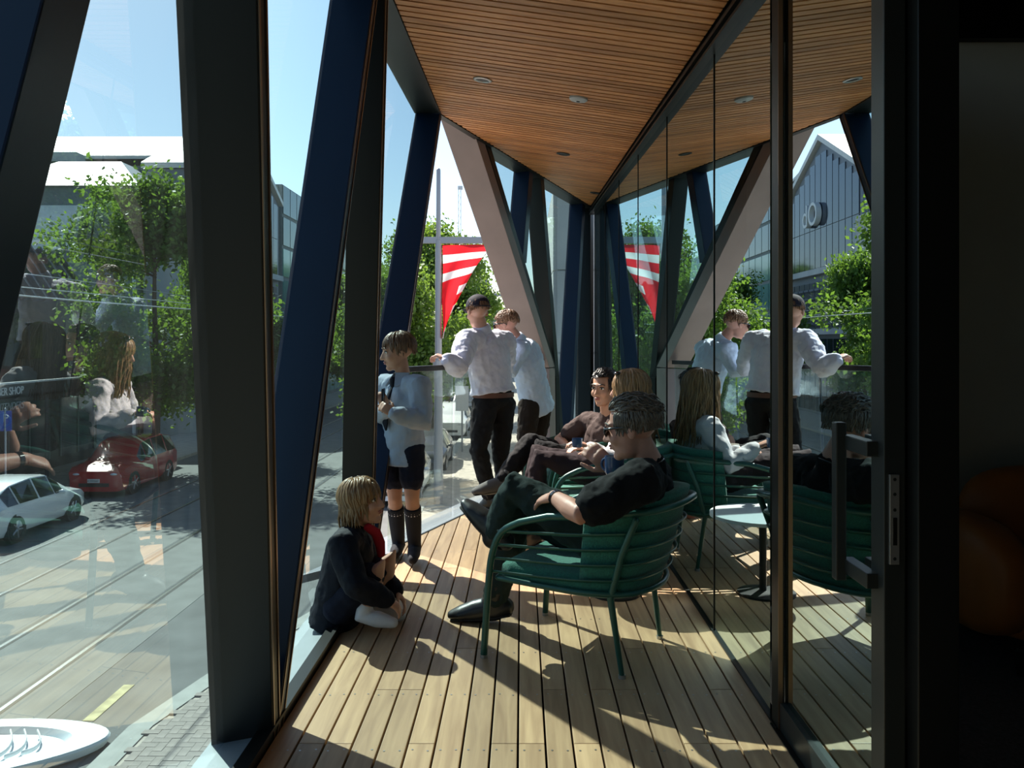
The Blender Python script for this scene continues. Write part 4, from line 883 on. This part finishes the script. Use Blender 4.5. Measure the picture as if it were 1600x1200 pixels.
M_CW = mat('white_car_paint', (.72, .74, .76), .25, coat=.6); M_CR = mat('red_car_paint', (.42, .018, .02), .25, coat=.6); M_CK = mat('charcoal_car_paint', (.05, .055, .065), .25, coat=.6)
car('white hatchback parked beside the tram track, in front of the red car', 'hatch', M_CW, (-13.95, 22.9), 0)
car('red car with a pale bonnet parked under the tree by the shops', 'suv', M_CR, (-14.2, 29.9), R(180), 'KSW660')
car('charcoal car parked facing the balcony beside the banner pole', 'hatch', M_CK, (-3.9, 34.5), R(180))
car('white car parked nearest the banner pole at the near kerb', 'hatch', M_CW, (-4.15, 28.2), R(180))
car('white tall car parked behind the charcoal car', 'suv', M_CW, (-3.9, 46.5), R(180))
car('charcoal tall car far along the near kerb', 'suv', M_CK, (-3.9, 58), R(180))
car('white hatchback driving far up the street by the trees', 'hatch', M_CW, (-8.2, 58), R(180))
# ------------------------------------------------------------------ trees
M_LEAF = mat('green_leaves', (.065, .135, .024), .55, var=.45, vscale=1.5); M_BARK = mat('tree_bark', (.10, .075, .055), .9, var=.3, vscale=6, bump=.5)
lb = M_LEAF.node_tree; tl = lb.nodes.new('ShaderNodeBsdfTranslucent'); tl.inputs[0].default_value = (.22, .36, .04, 1); mx = lb.nodes.new('ShaderNodeMixShader'); mx.inputs[0].default_value = .4
lb.links.new(lb.nodes['Principled BSDF'].outputs[0], mx.inputs[1]); lb.links.new(tl.outputs[0], mx.inputs[2]); lb.links.new(mx.outputs[0], lb.nodes['Material Output'].inputs[0])
def tree_meshes(seed, H, rad, n):
    rnd = random.Random(seed); tb = nb(); tips = []
    tube(tb, [(0, 0, 0), (.05, 0, H*.3), (-.05, .06, H*.6), (0, 0, H*.92)], [.16, .13, .08, .02], 10)
    for i in range(26):
        z0 = H*rnd.uniform(.17, .85); a = rnd.uniform(0, 6.28); f = 1-abs(z0/H-.5)*1.1; L = rad*f*rnd.uniform(.75, 1.1)
        e = Vector((math.cos(a)*L, math.sin(a)*L, z0+L*rnd.uniform(.35, .8))); m_ = e*.5+Vector((0, 0, z0*.5+.1)); tube(tb, [(0, 0, z0), m_, e], [.05, .03, .01], 6)
        tips += [m_, e, e.lerp(m_, .5)]
        for k in range(3):
            q = e.lerp(m_, rnd.uniform(0, .8)); e2 = q+Vector((rnd.gauss(0, .5), rnd.gauss(0, .5), rnd.uniform(.0, .7)))*rad*.35; tube(tb, [q, e2], [.018, .005], 5); tips.append(e2)
    tips += [Vector((rnd.gauss(0, .2), rnd.gauss(0, .2), H*rnd.uniform(.8, 1.0))) for _ in range(10)]
    rng = np.random.default_rng(seed); T = np.array([t[:] for t in tips])
    c = T[rng.integers(0, len(T), n)]+rng.normal(0, 1, (n, 3))*np.array([.27, .27, .24])*rad*.55
    sz = rng.uniform(.07, .14, n)[:, None]
    a = rng.normal(0, 1, (n, 3)); a /= np.linalg.norm(a, axis=1)[:, None]; b = np.cross(a, rng.normal(0, 1, (n, 3))); b /= np.linalg.norm(b, axis=1)[:, None]
    V = np.stack([c-a*sz, c-b*sz*.6, c+a*sz, c+b*sz*.6], 1).reshape(-1, 3); F = np.arange(4*n).reshape(-1, 4)
    me = bpy.data.meshes.new('foliage'); me.from_pydata(V.tolist(), [], F.tolist()); me.materials.append(M_LEAF)
    tm = bpy.data.meshes.new('trunk'); bmesh.ops.recalc_face_normals(tb, faces=tb.faces[:]); tb.to_mesh(tm); tb.free(); tm.materials.append(M_BARK)
    return tm, me
TK = [tree_meshes(1, 11.2, 2.8, 34000), tree_meshes(2, 9.2, 2.5, 26000), tree_meshes(3, 8.4, 2.4, 22000)]
def tree(k, x, y, rz, sc_, label, z=GZ):
    t = thing('street_tree', label, 'tree', (x, y, z), rz, 'leafy street trees'); t.scale = sc_ if isinstance(sc_, tuple) else (sc_,)*3
    o = bpy.data.objects.new('trunk', TK[k][0]); COL.objects.link(o); o.parent = t
    o = bpy.data.objects.new('foliage', TK[k][1]); COL.objects.link(o); o.parent = t; o['kind'] = 'stuff'
tree(0, -14.3, 32.5, .3, 1.02, 'tall leafy tree in front of the white painted wall and the barber shop')
tree(1, -14.2, 39, 2, (.72, .72, 1.0), 'leafy tree in front of the gabled building with the letter sign')
tree(2, -14.2, 52, 4, .8, 'leafy tree in front of the green glass building')
tree(1, -14.0, 66, 1, 1.1, 'leafy tree before the dark slatted building')
tree(0, -14.0, 82, 5, 1.1, 'leafy tree further along the shops')
tree(0, -4.5, 42.6, 1.2, .98, 'bright leafy tree right behind the banner pole')
tree(1, -5.0, 31.35, 3.1, .84, 'smaller leafy tree beside the parked charcoal car')
tree(2, -4.8, 54, .5, 1.2, 'leafy tree between banner pole and white gabled house')
tree(1, -5.0, 68, 2.5, 1.1, 'distant leafy tree below the small flag')
tree(0, -8.0, 95, 1.5, 1.2, 'distant leafy tree at the end of the street')
# ------------------------------------------------------------------ poles, banner, signs, wires
M_POLE = mat('grey_galvanised_pole', (.34, .35, .38), .45, .5)
def banner_mat():
    m = bpy.data.materials.new('red_white_banner'); m.use_nodes = True; nt = m.node_tree; b = nt.nodes['Principled BSDF']; L = nt.links.new
    uv = nt.nodes.new('ShaderNodeUVMap'); sp = nt.nodes.new('ShaderNodeSeparateXYZ'); L(uv.outputs[0], sp.inputs[0])
    mu = nt.nodes.new('ShaderNodeMath'); mu.operation = 'MULTIPLY'; mu.inputs[1].default_value = 5.; L(sp.outputs[1], mu.inputs[0])
    fr_ = nt.nodes.new('ShaderNodeMath'); fr_.operation = 'FRACT'; L(mu.outputs[0], fr_.inputs[0])
    rp = nt.nodes.new('ShaderNodeValToRGB'); rp.color_ramp.interpolation = 'CONSTANT'; rp.color_ramp.elements[0].color = (.75, .02, .03, 1); rp.color_ramp.elements[1].color = (.8, .78, .78, 1); rp.color_ramp.elements[1].position = .55
    L(fr_.outputs[0], rp.inputs[0]); gt = nt.nodes.new('ShaderNodeMath'); gt.operation = 'GREATER_THAN'; gt.inputs[1].default_value = .42; L(sp.outputs[1], gt.inputs[0])
    ug = nt.nodes.new('ShaderNodeMath'); ug.operation = 'LESS_THAN'; ug.inputs[1].default_value = .68; L(sp.outputs[0], ug.inputs[0]); an = nt.nodes.new('ShaderNodeMath'); an.operation = 'MULTIPLY'; L(gt.outputs[0], an.inputs[0]); L(ug.outputs[0], an.inputs[1])
    mc = nt.nodes.new('ShaderNodeMix'); mc.data_type = 'RGBA'; mc.inputs[7].default_value = (.75, .02, .03, 1); L(an.outputs[0], mc.inputs[0]); L(rp.outputs[0], mc.inputs[6]); L(mc.outputs[2], b.inputs['Base Color']); b.inputs['Roughness'].default_value = .7
    tr = nt.nodes.new('ShaderNodeBsdfTranslucent'); L(mc.outputs[2], tr.inputs[0]); mx = nt.nodes.new('ShaderNodeMixShader'); mx.inputs[0].default_value = .55
    L(b.outputs[0], mx.inputs[1]); L(tr.outputs[0], mx.inputs[2]); L(mx.outputs[0], nt.nodes['Material Output'].inputs[0]); return m
M_BAN = banner_mat()
def pole(x, y, h, arm, label, banner=True, arm_z=None):
    t = thing('banner_pole', label, 'pole', (x, y, GZ+.1)); az = arm_z or h*.79
    bm = nb(); tube(bm, [(0, 0, 0), (0, 0, h*.43)], [.15, .13], 14, cap=False); tube(bm, [(0, 0, h*.42), (0, 0, az)], [.11, .10], 14, cap=False); tube(bm, [(0, 0, az), (0, 0, h)], [.075, .07], 12); obj('post', bm, M_POLE, t, world=False, smooth=True)
    bm = nb(); box(bm, (-arm*.32, -.07, az-.10), (arm, .07, az+.10)); obj('cross_arm', bm, M_POLE, t, world=False, bev=.01)
    bm = nb(); lathe(bm, [(.17, h*.41), (.17, h*.43)], n=14); obj('collar', bm, M_POLE, t, world=False)
    if banner:
        # flag hung from the arm, its free end blown and gathered downwards
        nu, nv = 14, 30; V = []; uvs = []; a1 = arm*.88
        for j in range(nv+1):
            v = j/nv
            for i in range(nu+1):
                u_ = i/nu; w = a1*(1-v)**1.15+.14*(1-v*.6)
                x_ = .13+u_*w+.04*math.sin(9*v+3*u_)*v; z_ = az-.14-v*2.95*(1-.42*u_*(1-v)) if True else 0; y_ = .12*math.sin(u_*7+v*5)*(.3+v)
                V.append((x_, y_, z_)); uvs.append((u_, v))
        F = [(j*(nu+1)+i, j*(nu+1)+i+1, (j+1)*(nu+1)+i+1, (j+1)*(nu+1)+i) for j in range(nv) for i in range(nu)]
        me = bpy.data.meshes.new('banner'); me.from_pydata(V, [], F); ul = me.uv_layers.new(name='UVMap')
        for lp in me.loops: ul.data[lp.index].uv = uvs[lp.vertex_index]
        obj('banner', me, M_BAN, t, world=False, smooth='all')
    return t
pole(-2.62, 26.2, 10.5, 1.68, 'tall grey banner pole with a red and white striped flag beyond the handrail')
pole(-4.3, 62, 12.6, 3.4, 'distant bare grey cross-arm pole in the street', False, 8.6)
pole(-3.9, 92, 12.6, 3.6, 'farthest bare grey cross-arm pole in the street', False, 8.4)
pole(-9.0, 72, 9, 1.7, 'distant pole with a small red and white flag', True)
sg = thing('parking_sign', 'blue parking sign on a thin pole by the shops', 'sign', (-15.2, 24.5, GZ+.12))
bm = nb(); tube(bm, [(0, 0, 0), (0, 0, 3.1)], .035, 10); obj('post', bm, M_POLE, sg, world=False, smooth=True)
bm = nb(); box(bm, (-.19, -.02, 2.45), (.19, .0, 3.05)); obj('plate', bm, mat('sign_blue', (.02, .09, .42), .4), sg, world=False)
me = text_mesh('P', .34, 'letter', M_PLATE, Matrix.Translation((.11, -.023, 2.72))@Matrix.Rotation(R(90), 4, 'X'), None, .002); me.parent = sg
sg3 = thing('street_notice', 'small white rectangular notice on a thin post beside the parked cars', 'sign', (-2.75, 38.5, GZ+.1))
bm = nb(); tube(bm, [(0, 0, 0), (0, 0, 3.0)], .04, 10); obj('post', bm, M_POLE, sg3, world=False, smooth=True)
bm = nb(); box(bm, (-.3, -.05, 1.9), (.3, -.02, 3.05)); obj('plate', bm, M_PLATE, sg3, world=False, bev=.01)
sg2 = thing('speed_sign', 'round white speed sign reading 30 on a kerbside pole', 'sign', (-3.7, 19.0, GZ+.1))
bm = nb(); tube(bm, [(0, 0, 0), (0, 0, 3.9)], .035, 10); obj('post', bm, M_POLE, sg2, world=False, smooth=True)
mt = Matrix.Translation((0, -.04, 3.5))@Matrix.Rotation(R(90), 4, 'X')
bm = nb(); lathe(bm, [(.36, -.01), (.36, .012)], n=36); bm.transform(mt); obj('plate', bm, M_PLATE, sg2, world=False)
bm = nb(); tube(bm, [(.315*math.cos(a), .315*math.sin(a), .014) for a in np.linspace(0, 6.283, 36, endpoint=False)], [(.004, .04)]*36, 6, ref=(0, 0, 1), closed=True); bm.transform(mt); obj('red_ring', bm, mat('sign_red', (.5, .02, .02), .4), sg2, world=False)
me = text_mesh('30', .36, 'numerals', M_TRIM, Matrix.Translation((.21, -.056, 3.37))@Matrix.Rotation(R(90), 4, 'X'), None, .003); me.parent = sg2
for x, z0, z1, lab in ((-7.9, 2.25, 2.2, 'overhead tram wire above the track on the balcony side'), (-11.4, 2.75, 2.6, 'overhead tram wire above the track on the shop side'), (-13.3, 3.35, 3.0, 'thin overhead cable above the cars parked by the shops')):
    bm = nb(); tube(bm, [(x, y, z0+(z1-z0)*(y+5)/100-.12*math.sin((y+5)/100*math.pi*3)**2) for y in range(-5, 96, 4)], .014, 6); center(tag(obj('overhead_wire', bm, mat('wire_grey', (.5, .52, .52), .4, .6), smooth='all'), lab, 'wire', 'overhead wires'))
# ------------------------------------------------------------------ buildings
M_SHOP = mat('dark_shopfront', (.035, .037, .038), .6, var=.2); M_SHOPG = mat('shop_window', (.02, .03, .033), .08, spec=.8); M_CORR = mat('grey_ribbed_roofing', (.085, .095, .10), .5, .3); M_WPB = mat('white_painted_brick', (.72, .76, .77), .85, var=.08, vscale=2, bump=.3, bscale=9)
M_GREYW = mat('grey_render', (.19, .22, .22), .85, var=.1); M_LROOF = mat('pale_metal_roof', (.60, .58, .56), .45, .2, var=.06); M_CONCB = mat('pale_concrete', (.46, .47, .47), .8, var=.1, vscale=1); M_FASC = mat('white_fascia', (.65, .67, .68), .5)
bs = thing('barber_shop', 'dark two-storey barber shop with a ribbed sloping upper front', 'building', (-19, 26, GZ))
XF = -19.0
bm = nb(); box(bm, (-24, 14, GZ), (XF, 37.2, 3.0)); obj('wall', bm, M_SHOP, bs)
bm = nb(); prism(bm, [(XF, 14, 3.0), (XF, 37.2, 3.0), (XF-1.55, 37.2, 5.3), (XF-1.55, 14, 5.3)], (-.15, 0, 0)); rf = obj('mansard', bm, M_CORR, bs)
bm = nb(); box(bm, (-24, 14, 3.0), (XF-1.6, 37.2, 5.25)); obj('upper_wall', bm, M_CORR, bs)
y = 14.3
while y < 37.1:
    bm = nb(); prism(bm, [(XF+.01, y, 3.0), (XF+.01, y+.12, 3.0), (XF-1.54, y+.12, 5.32), (XF-1.54, y, 5.32)], (.16, 0, .11)); obj('rib', bm, M_CORR, rf); y += .72
bm = nb(); box(bm, (XF, 14, -.42), (XF+2.6, 37.2, -.34)); box(bm, (XF+2.52, 14, -.42), (XF+2.6, 37.2, .10)); vr = obj('verandah', bm, M_SHOP, bs)
bm = nb(); box(bm, (XF+2.6, 14, .04), (XF+2.66, 37.2, .10)); obj('gutter', bm, M_FASC, vr)
for y in (18, 21.5, 25, 28.5, 32, 35.5):
    bm = nb(); box(bm, (XF, y-1.35, GZ+.5), (XF+.06, y+1.35, GZ+2.9)); w = obj('shop_window', bm, M_SHOPG, bs)
    for yy in (-1.35, -.02, 1.31): bm = nb(); box(bm, (XF+.06, y+yy, GZ+.5), (XF+.10, y+yy+.05, GZ+2.9)); obj('mullion', bm, M_GREYW, w)
    bm = nb(); box(bm, (XF, y-.9, .75), (XF+.05, y+.9, 2.3)); w = obj('upper_window', bm, M_SHOPG, bs)
    bm = nb(); box(bm, (XF+.05, y-.03, .75), (XF+.09, y+.03, 2.3)); obj('mullion', bm, M_SHOP, w)
tm_ = Matrix.Translation((XF+2.63, 27.35, -.30))@Matrix.Rotation(R(90), 4, 'Z')@Matrix.Rotation(R(90), 4, 'X')
text_mesh('BARBER SHOP', .36, 'sign_letters', M_FASC, tm_, bs, .01, .85)
text_mesh('CONTENDERS', .34, 'window_lettering', mat('faded_lettering', (.30, .32, .32), .6), Matrix.Translation((XF+2.63, 27.35, -.78))@Matrix.Rotation(R(90), 4, 'Z')@Matrix.Rotation(R(90), 4, 'X'), bs, .01, .85, .3)
bm = nb(); box(bm, (XF+2.55, 24.5, -.9), (XF+2.6, 27.6, -.42)); obj('hanging_board', bm, M_SHOP, bs)
for y in (15, 22, 29, 36): bm = nb(); tube(bm, [(XF+2.45, y, GZ+.1), (XF+2.45, y, -.4)], .06, 8); obj('verandah_post', bm, M_SHOP, bs)
# white painted wall building behind it
wb = thing('white_wall_building', 'building with a white painted brick side wall and pale hipped roof', 'building', (-24, 46, GZ))
bm = nb(); box(bm, (-29, 45.5, GZ), (-21.2, 50.7, 9.9)); obj('wall', bm, M_GREYW, wb)
bm = nb(); box(bm, (-28.2, 45.42, 6.4), (-21.75, 45.5, 8.85)); obj('painted_panel', bm, M_WPB, wb)
bm = nb(); a = [(-29.4, 45.2, 9.9), (-20.8, 45.2, 9.9), (-20.8, 50.8, 9.9), (-29.4, 50.8, 9.9)]; v = [bm.verts.new(p) for p in a]; r1 = bm.verts.new((-26.5, 47.6, 11.7)); r2_ = bm.verts.new((-26.5, 49, 11.7)); r3 = bm.verts.new((-22.9, 47.6, 11.7)); r4 = bm.verts.new((-22.9, 49, 11.7))
for f in ((v[0], v[1], r3, r1), (v[1], v[2], r4, r3), (v[2], v[3], r2_, r4), (v[3], v[0], r1, r2_), (r1, r3, r4, r2_), (v[3], v[2], v[1], v[0])): bm.faces.new(f)
obj('hipped_roof', bm, M_LROOF, wb)
bm = nb(); tube(bm, [(-21.1, 45.3, GZ), (-21.1, 45.3, 10)], .09, 8); obj('downpipe', bm, M_FASC, wb)
bg = thing('long_roofed_hall', 'large hall with a long pale metal roof and rooftop units', 'building', (-30, 62, GZ))
bm = nb(); box(bm, (-44, 61, GZ), (-23.6, 90, 14.3)); obj('wall', bm, M_GREYW, bg)
bm = nb(); prism(bm, [(-44.5, 60.5, 14.7), (-23.4, 60.5, 14.7), (-23.4, 68, 17.9), (-44.5, 68, 17.9)], (0, 0, .25)); prism(bm, [(-44.5, 68, 17.9), (-23.4, 68, 17.9), (-23.4, 90, 14.3), (-44.5, 90, 14.3)], (0, 0, .25)); obj('roof', bm, M_LROOF, bg)
for k in range(5): bm = nb(); prism(bm, [(-34.6+k*2.2, 60.97, 13.2), (-32.7+k*2.2, 60.97, 13.2), (-32.7+k*2.2, 60.97, 14.05), (-34.6+k*2.2, 60.97, 14.05)], (0, -.06, 0)); obj('clerestory_window', bm, M_CGL, bg)
for k in range(3):
    u_ = thing('rooftop_unit', 'boxy grey rooftop air unit in the row above the hipped roof', 'air unit', (-35.6+k*2.6, 55.5, 12.7), group='rooftop air units')
    bm = nb(); box(bm, (-1.0, -.6, 0), (1.0, .6, 1.25)); c = obj('casing', bm, M_CONCB, u_, world=False, bev=.03)
    bm = nb(); box(bm, (-.9, -.64, .1), (.9, -.6, .6)); obj('grille', bm, M_TRIM, u_, world=False)
bm = nb(); box(bm, (-38, 53.5, GZ), (-28.6, 57.5, 12.68)); obj('plant_deck', bm, M_GREYW, bg)
# gabled building with letters
gb = thing('gabled_building', 'gabled glass-fronted building with large round letters on its front', 'building', (-19, 57.8, GZ))
M_GFR = mat('blue_grey_cladding', (.16, .18, .22), .5, .2); M_GGL = mat('dark_blue_curtain_glass', (.03, .045, .075), .06, spec=1., metal=.35)
bm = nb(); prism(bm, [(-19, 51, GZ), (-19, 65, GZ), (-19, 65, 12), (-19, 57.9, 15.3), (-19, 51, 12)], (-4.2, 0, 0)); obj('wall', bm, M_GFR, gb)
bm = nb(); prism(bm, [(-18.7, 65.3, 12), (-18.7, 57.9, 15.45), (-18.7, 50.7, 12), (-18.7, 50.7, 12.35), (-18.7, 57.9, 15.85), (-18.7, 65.3, 12.35)], (-4.5, 0, 0)); obj('roof', bm, M_LROOF, gb)
y = 51.4
while y < 64.6:
    zt_ = 12+3.2*(1-abs(y+.5-57.9)/7.0)-.45
    for z0, z1 in ((6.6, 9.3), (9.35, zt_)):
        bm = nb(); box(bm, (-19, y, z0), (-18.93, y+1.0, z1)); obj('window', bm, M_GGL, gb)
    bm = nb(); box(bm, (-19, y+.1, 2.4), (-18.95, y+.95, 5.6)); w = obj('louvre', bm, M_CORR, gb)
    for k in range(5): bm = nb(); box(bm, (-18.95, y+.1, 2.6+k*.6), (-18.85, y+.95, 2.75+k*.6)); obj('blade', bm, M_GFR, w)
    bm = nb(); box(bm, (-19, y+.05, GZ+.3), (-18.95, y+.95, 1.6)); obj('shop_window', bm, M_SHOPG, gb)
    y += 1.1
for z in (6.1, 1.9): bm = nb(); box(bm, (-19, 51, z), (-18.6, 65, z+.4)); obj('band', bm, M_CONCB, gb)
text_mesh('Ob', 2.3, 'sign_letters', M_FASC, Matrix.Translation((-18.7, 60.6, 9.6))@Matrix.Rotation(R(90), 4, 'Z')@Matrix.Rotation(R(90), 4, 'X'), gb, .18, 1.)
cb_ = thing('concrete_frame_building', 'pale rendered block with a deep dark window recess beside the gable', 'building', (-19, 48.5, GZ))
bm = nb(); box(bm, (-21.0, 46.2, GZ), (-18.4, 50.6, 9.0)); obj('wall', bm, M_CONCB, cb_)
for y0, y1, z0, z1 in ((46.9, 50.2, 3.6, 6.6), (46.9, 50.2, -1.0, 2.0)):
    bm = nb(); box(bm, (-18.42, y0, z0), (-18.36, y1, z1)); w = obj('window', bm, M_SHOPG, cb_)
    for k in range(4): bm = nb(); box(bm, (-18.36, y0+k*(y1-y0-.08)/3, z0), (-18.3, y0+k*(y1-y0-.08)/3+.08, z1)); obj('frame', bm, M_TRIM, w)
# green glass office
gg = thing('green_glass_office', 'office block with green curtain glass and dark top storey', 'building', (-19, 78, GZ))
M_GRG = mat('green_curtain_glass', (.14, .30, .27), .12, spec=.9); M_GRD = mat('dark_teal_glass', (.03, .08, .085), .1, spec=.9)
bm = nb(); box(bm, (-23.3, 66, GZ), (-19, 90, 13.9)); obj('wall', bm, M_GREYW, gg)
for i in range(12):
    for j in range(7):
        z0 = GZ+.4+j*2.5; bm = nb(); box(bm, (-19, 66.1+i*2, z0), (-18.92, 66.1+i*2+1.85, z0+2.2)); obj('glass_panel', bm, M_GRD if j >= 5 else M_GRG, gg)
for i in range(2):
    for j in range(7):
        z0 = GZ+.4+j*2.5; bm = nb(); box(bm, (-23.2+i*2.06, 65.92, z0), (-21.35+i*2.06, 66, z0+2.2)); obj('glass_panel', bm, M_GRD if j >= 5 else M_GRG, gg)
ds = thing('dark_slatted_building', 'dark building screened with upright slats beyond the green office', 'building', (-19, 104, GZ))
bm = nb(); box(bm, (-34, 91, GZ), (-19, 120, 11.5)); obj('wall', bm, M_SHOP, ds)
for i in range(28): bm = nb(); box(bm, (-19, 91.3+i*1.02, 0), (-18.7, 91.6+i*1.02, 11.0)); obj('slat', bm, M_GREYW, ds)
# pale neighbour on our side, white gabled house and crane far off
nbld = thing('pale_panel_building', 'pale concrete panel building next door on the near footpath', 'building', (6, 30, GZ))
bm = nb(); box(bm, (1.0, 24.2, GZ), (14, 44, 5.9)); obj('wall', bm, M_CONCB, nbld)
for i in range(4):
    for j in range(4): bm = nb(); box(bm, (1.03+i*3.2, 24.12, GZ+.1+j*2.4), (4.2+i*3.2, 24.2, GZ+2.45+j*2.4)); obj('panel', bm, M_CONCB, nbld)
for i in range(6):
    for j in range(4): bm = nb(); box(bm, (.92, 24.25+i*3.2, GZ+.1+j*2.4), (1.0, 27.4+i*3.2, GZ+2.45+j*2.4)); obj('panel', bm, M_CONCB, nbld)
wh = thing('white_gabled_house', 'white rendered gabled house at the end of the street', 'building', (-7, 118, GZ))
M_WHH = mat('white_render', (.62, .62, .6), .8)
bm = nb(); prism(bm, [(-9.2, 115, GZ), (-4.8, 115, GZ), (-4.8, 115, 9.6), (-7.4, 115, 11.6), (-9.2, 115, 9.6)], (0, 10, 0)); obj('wall', bm, M_WHH, wh)
bm = nb(); prism(bm, [(-4.5, 114.8, 9.5), (-7.4, 114.8, 11.7), (-9.5, 114.8, 9.5), (-9.5, 114.8, 9.75), (-7.4, 114.8, 12.0), (-4.5, 114.8, 9.75)], (0, 10.4, 0)); obj('roof', bm, M_CORR, wh)
for z in (4.0, 6.8):
    for x in (-6.8, -5.9): bm = nb(); box(bm, (x, 114.93, z), (x+.55, 115, z+1.5)); obj('window', bm, M_SHOPG, wh)
bm = nb(); box(bm, (-24, 125, GZ), (-2, 150, 6.5)); o = tag(obj('end_building', bm, M_CONCB), 'low pale block closing the far end of the street', 'building'); center(o)
cr = thing('tower_crane', 'slender white lattice crane mast far beyond the banner pole', 'crane', (-14.9, 200, GZ))
bm = nb()
for sx in (-.3, .3):
    for sy in (-.3, .3): tube(bm, [(sx, sy, 0), (sx, sy, 42)], .05, 5)
obj('mast', bm, M_FASC, cr, world=False); bm = nb()
for k in range(26):
    z = 1.6*k
    tube(bm, [(-.3, -.3, z), (.3, -.3, z+1.6)], .04, 4); tube(bm, [(.3, -.3, z), (.3, .3, z+1.6)], .04, 4); tube(bm, [(-.3, -.3, z), (.3, -.3, z)], .04, 4)
obj('lattice', bm, M_FASC, cr, world=False); bm = nb(); box(bm, (-.4, -.4, 41.8), (.7, .4, 42.6)); obj('cab', bm, M_FASC, cr, world=False)
# ------------------------------------------------------------------ metres
for me in bpy.data.meshes: me.transform(Matrix.Scale(K, 4))
for o in bpy.data.objects: o.location = o.location*K
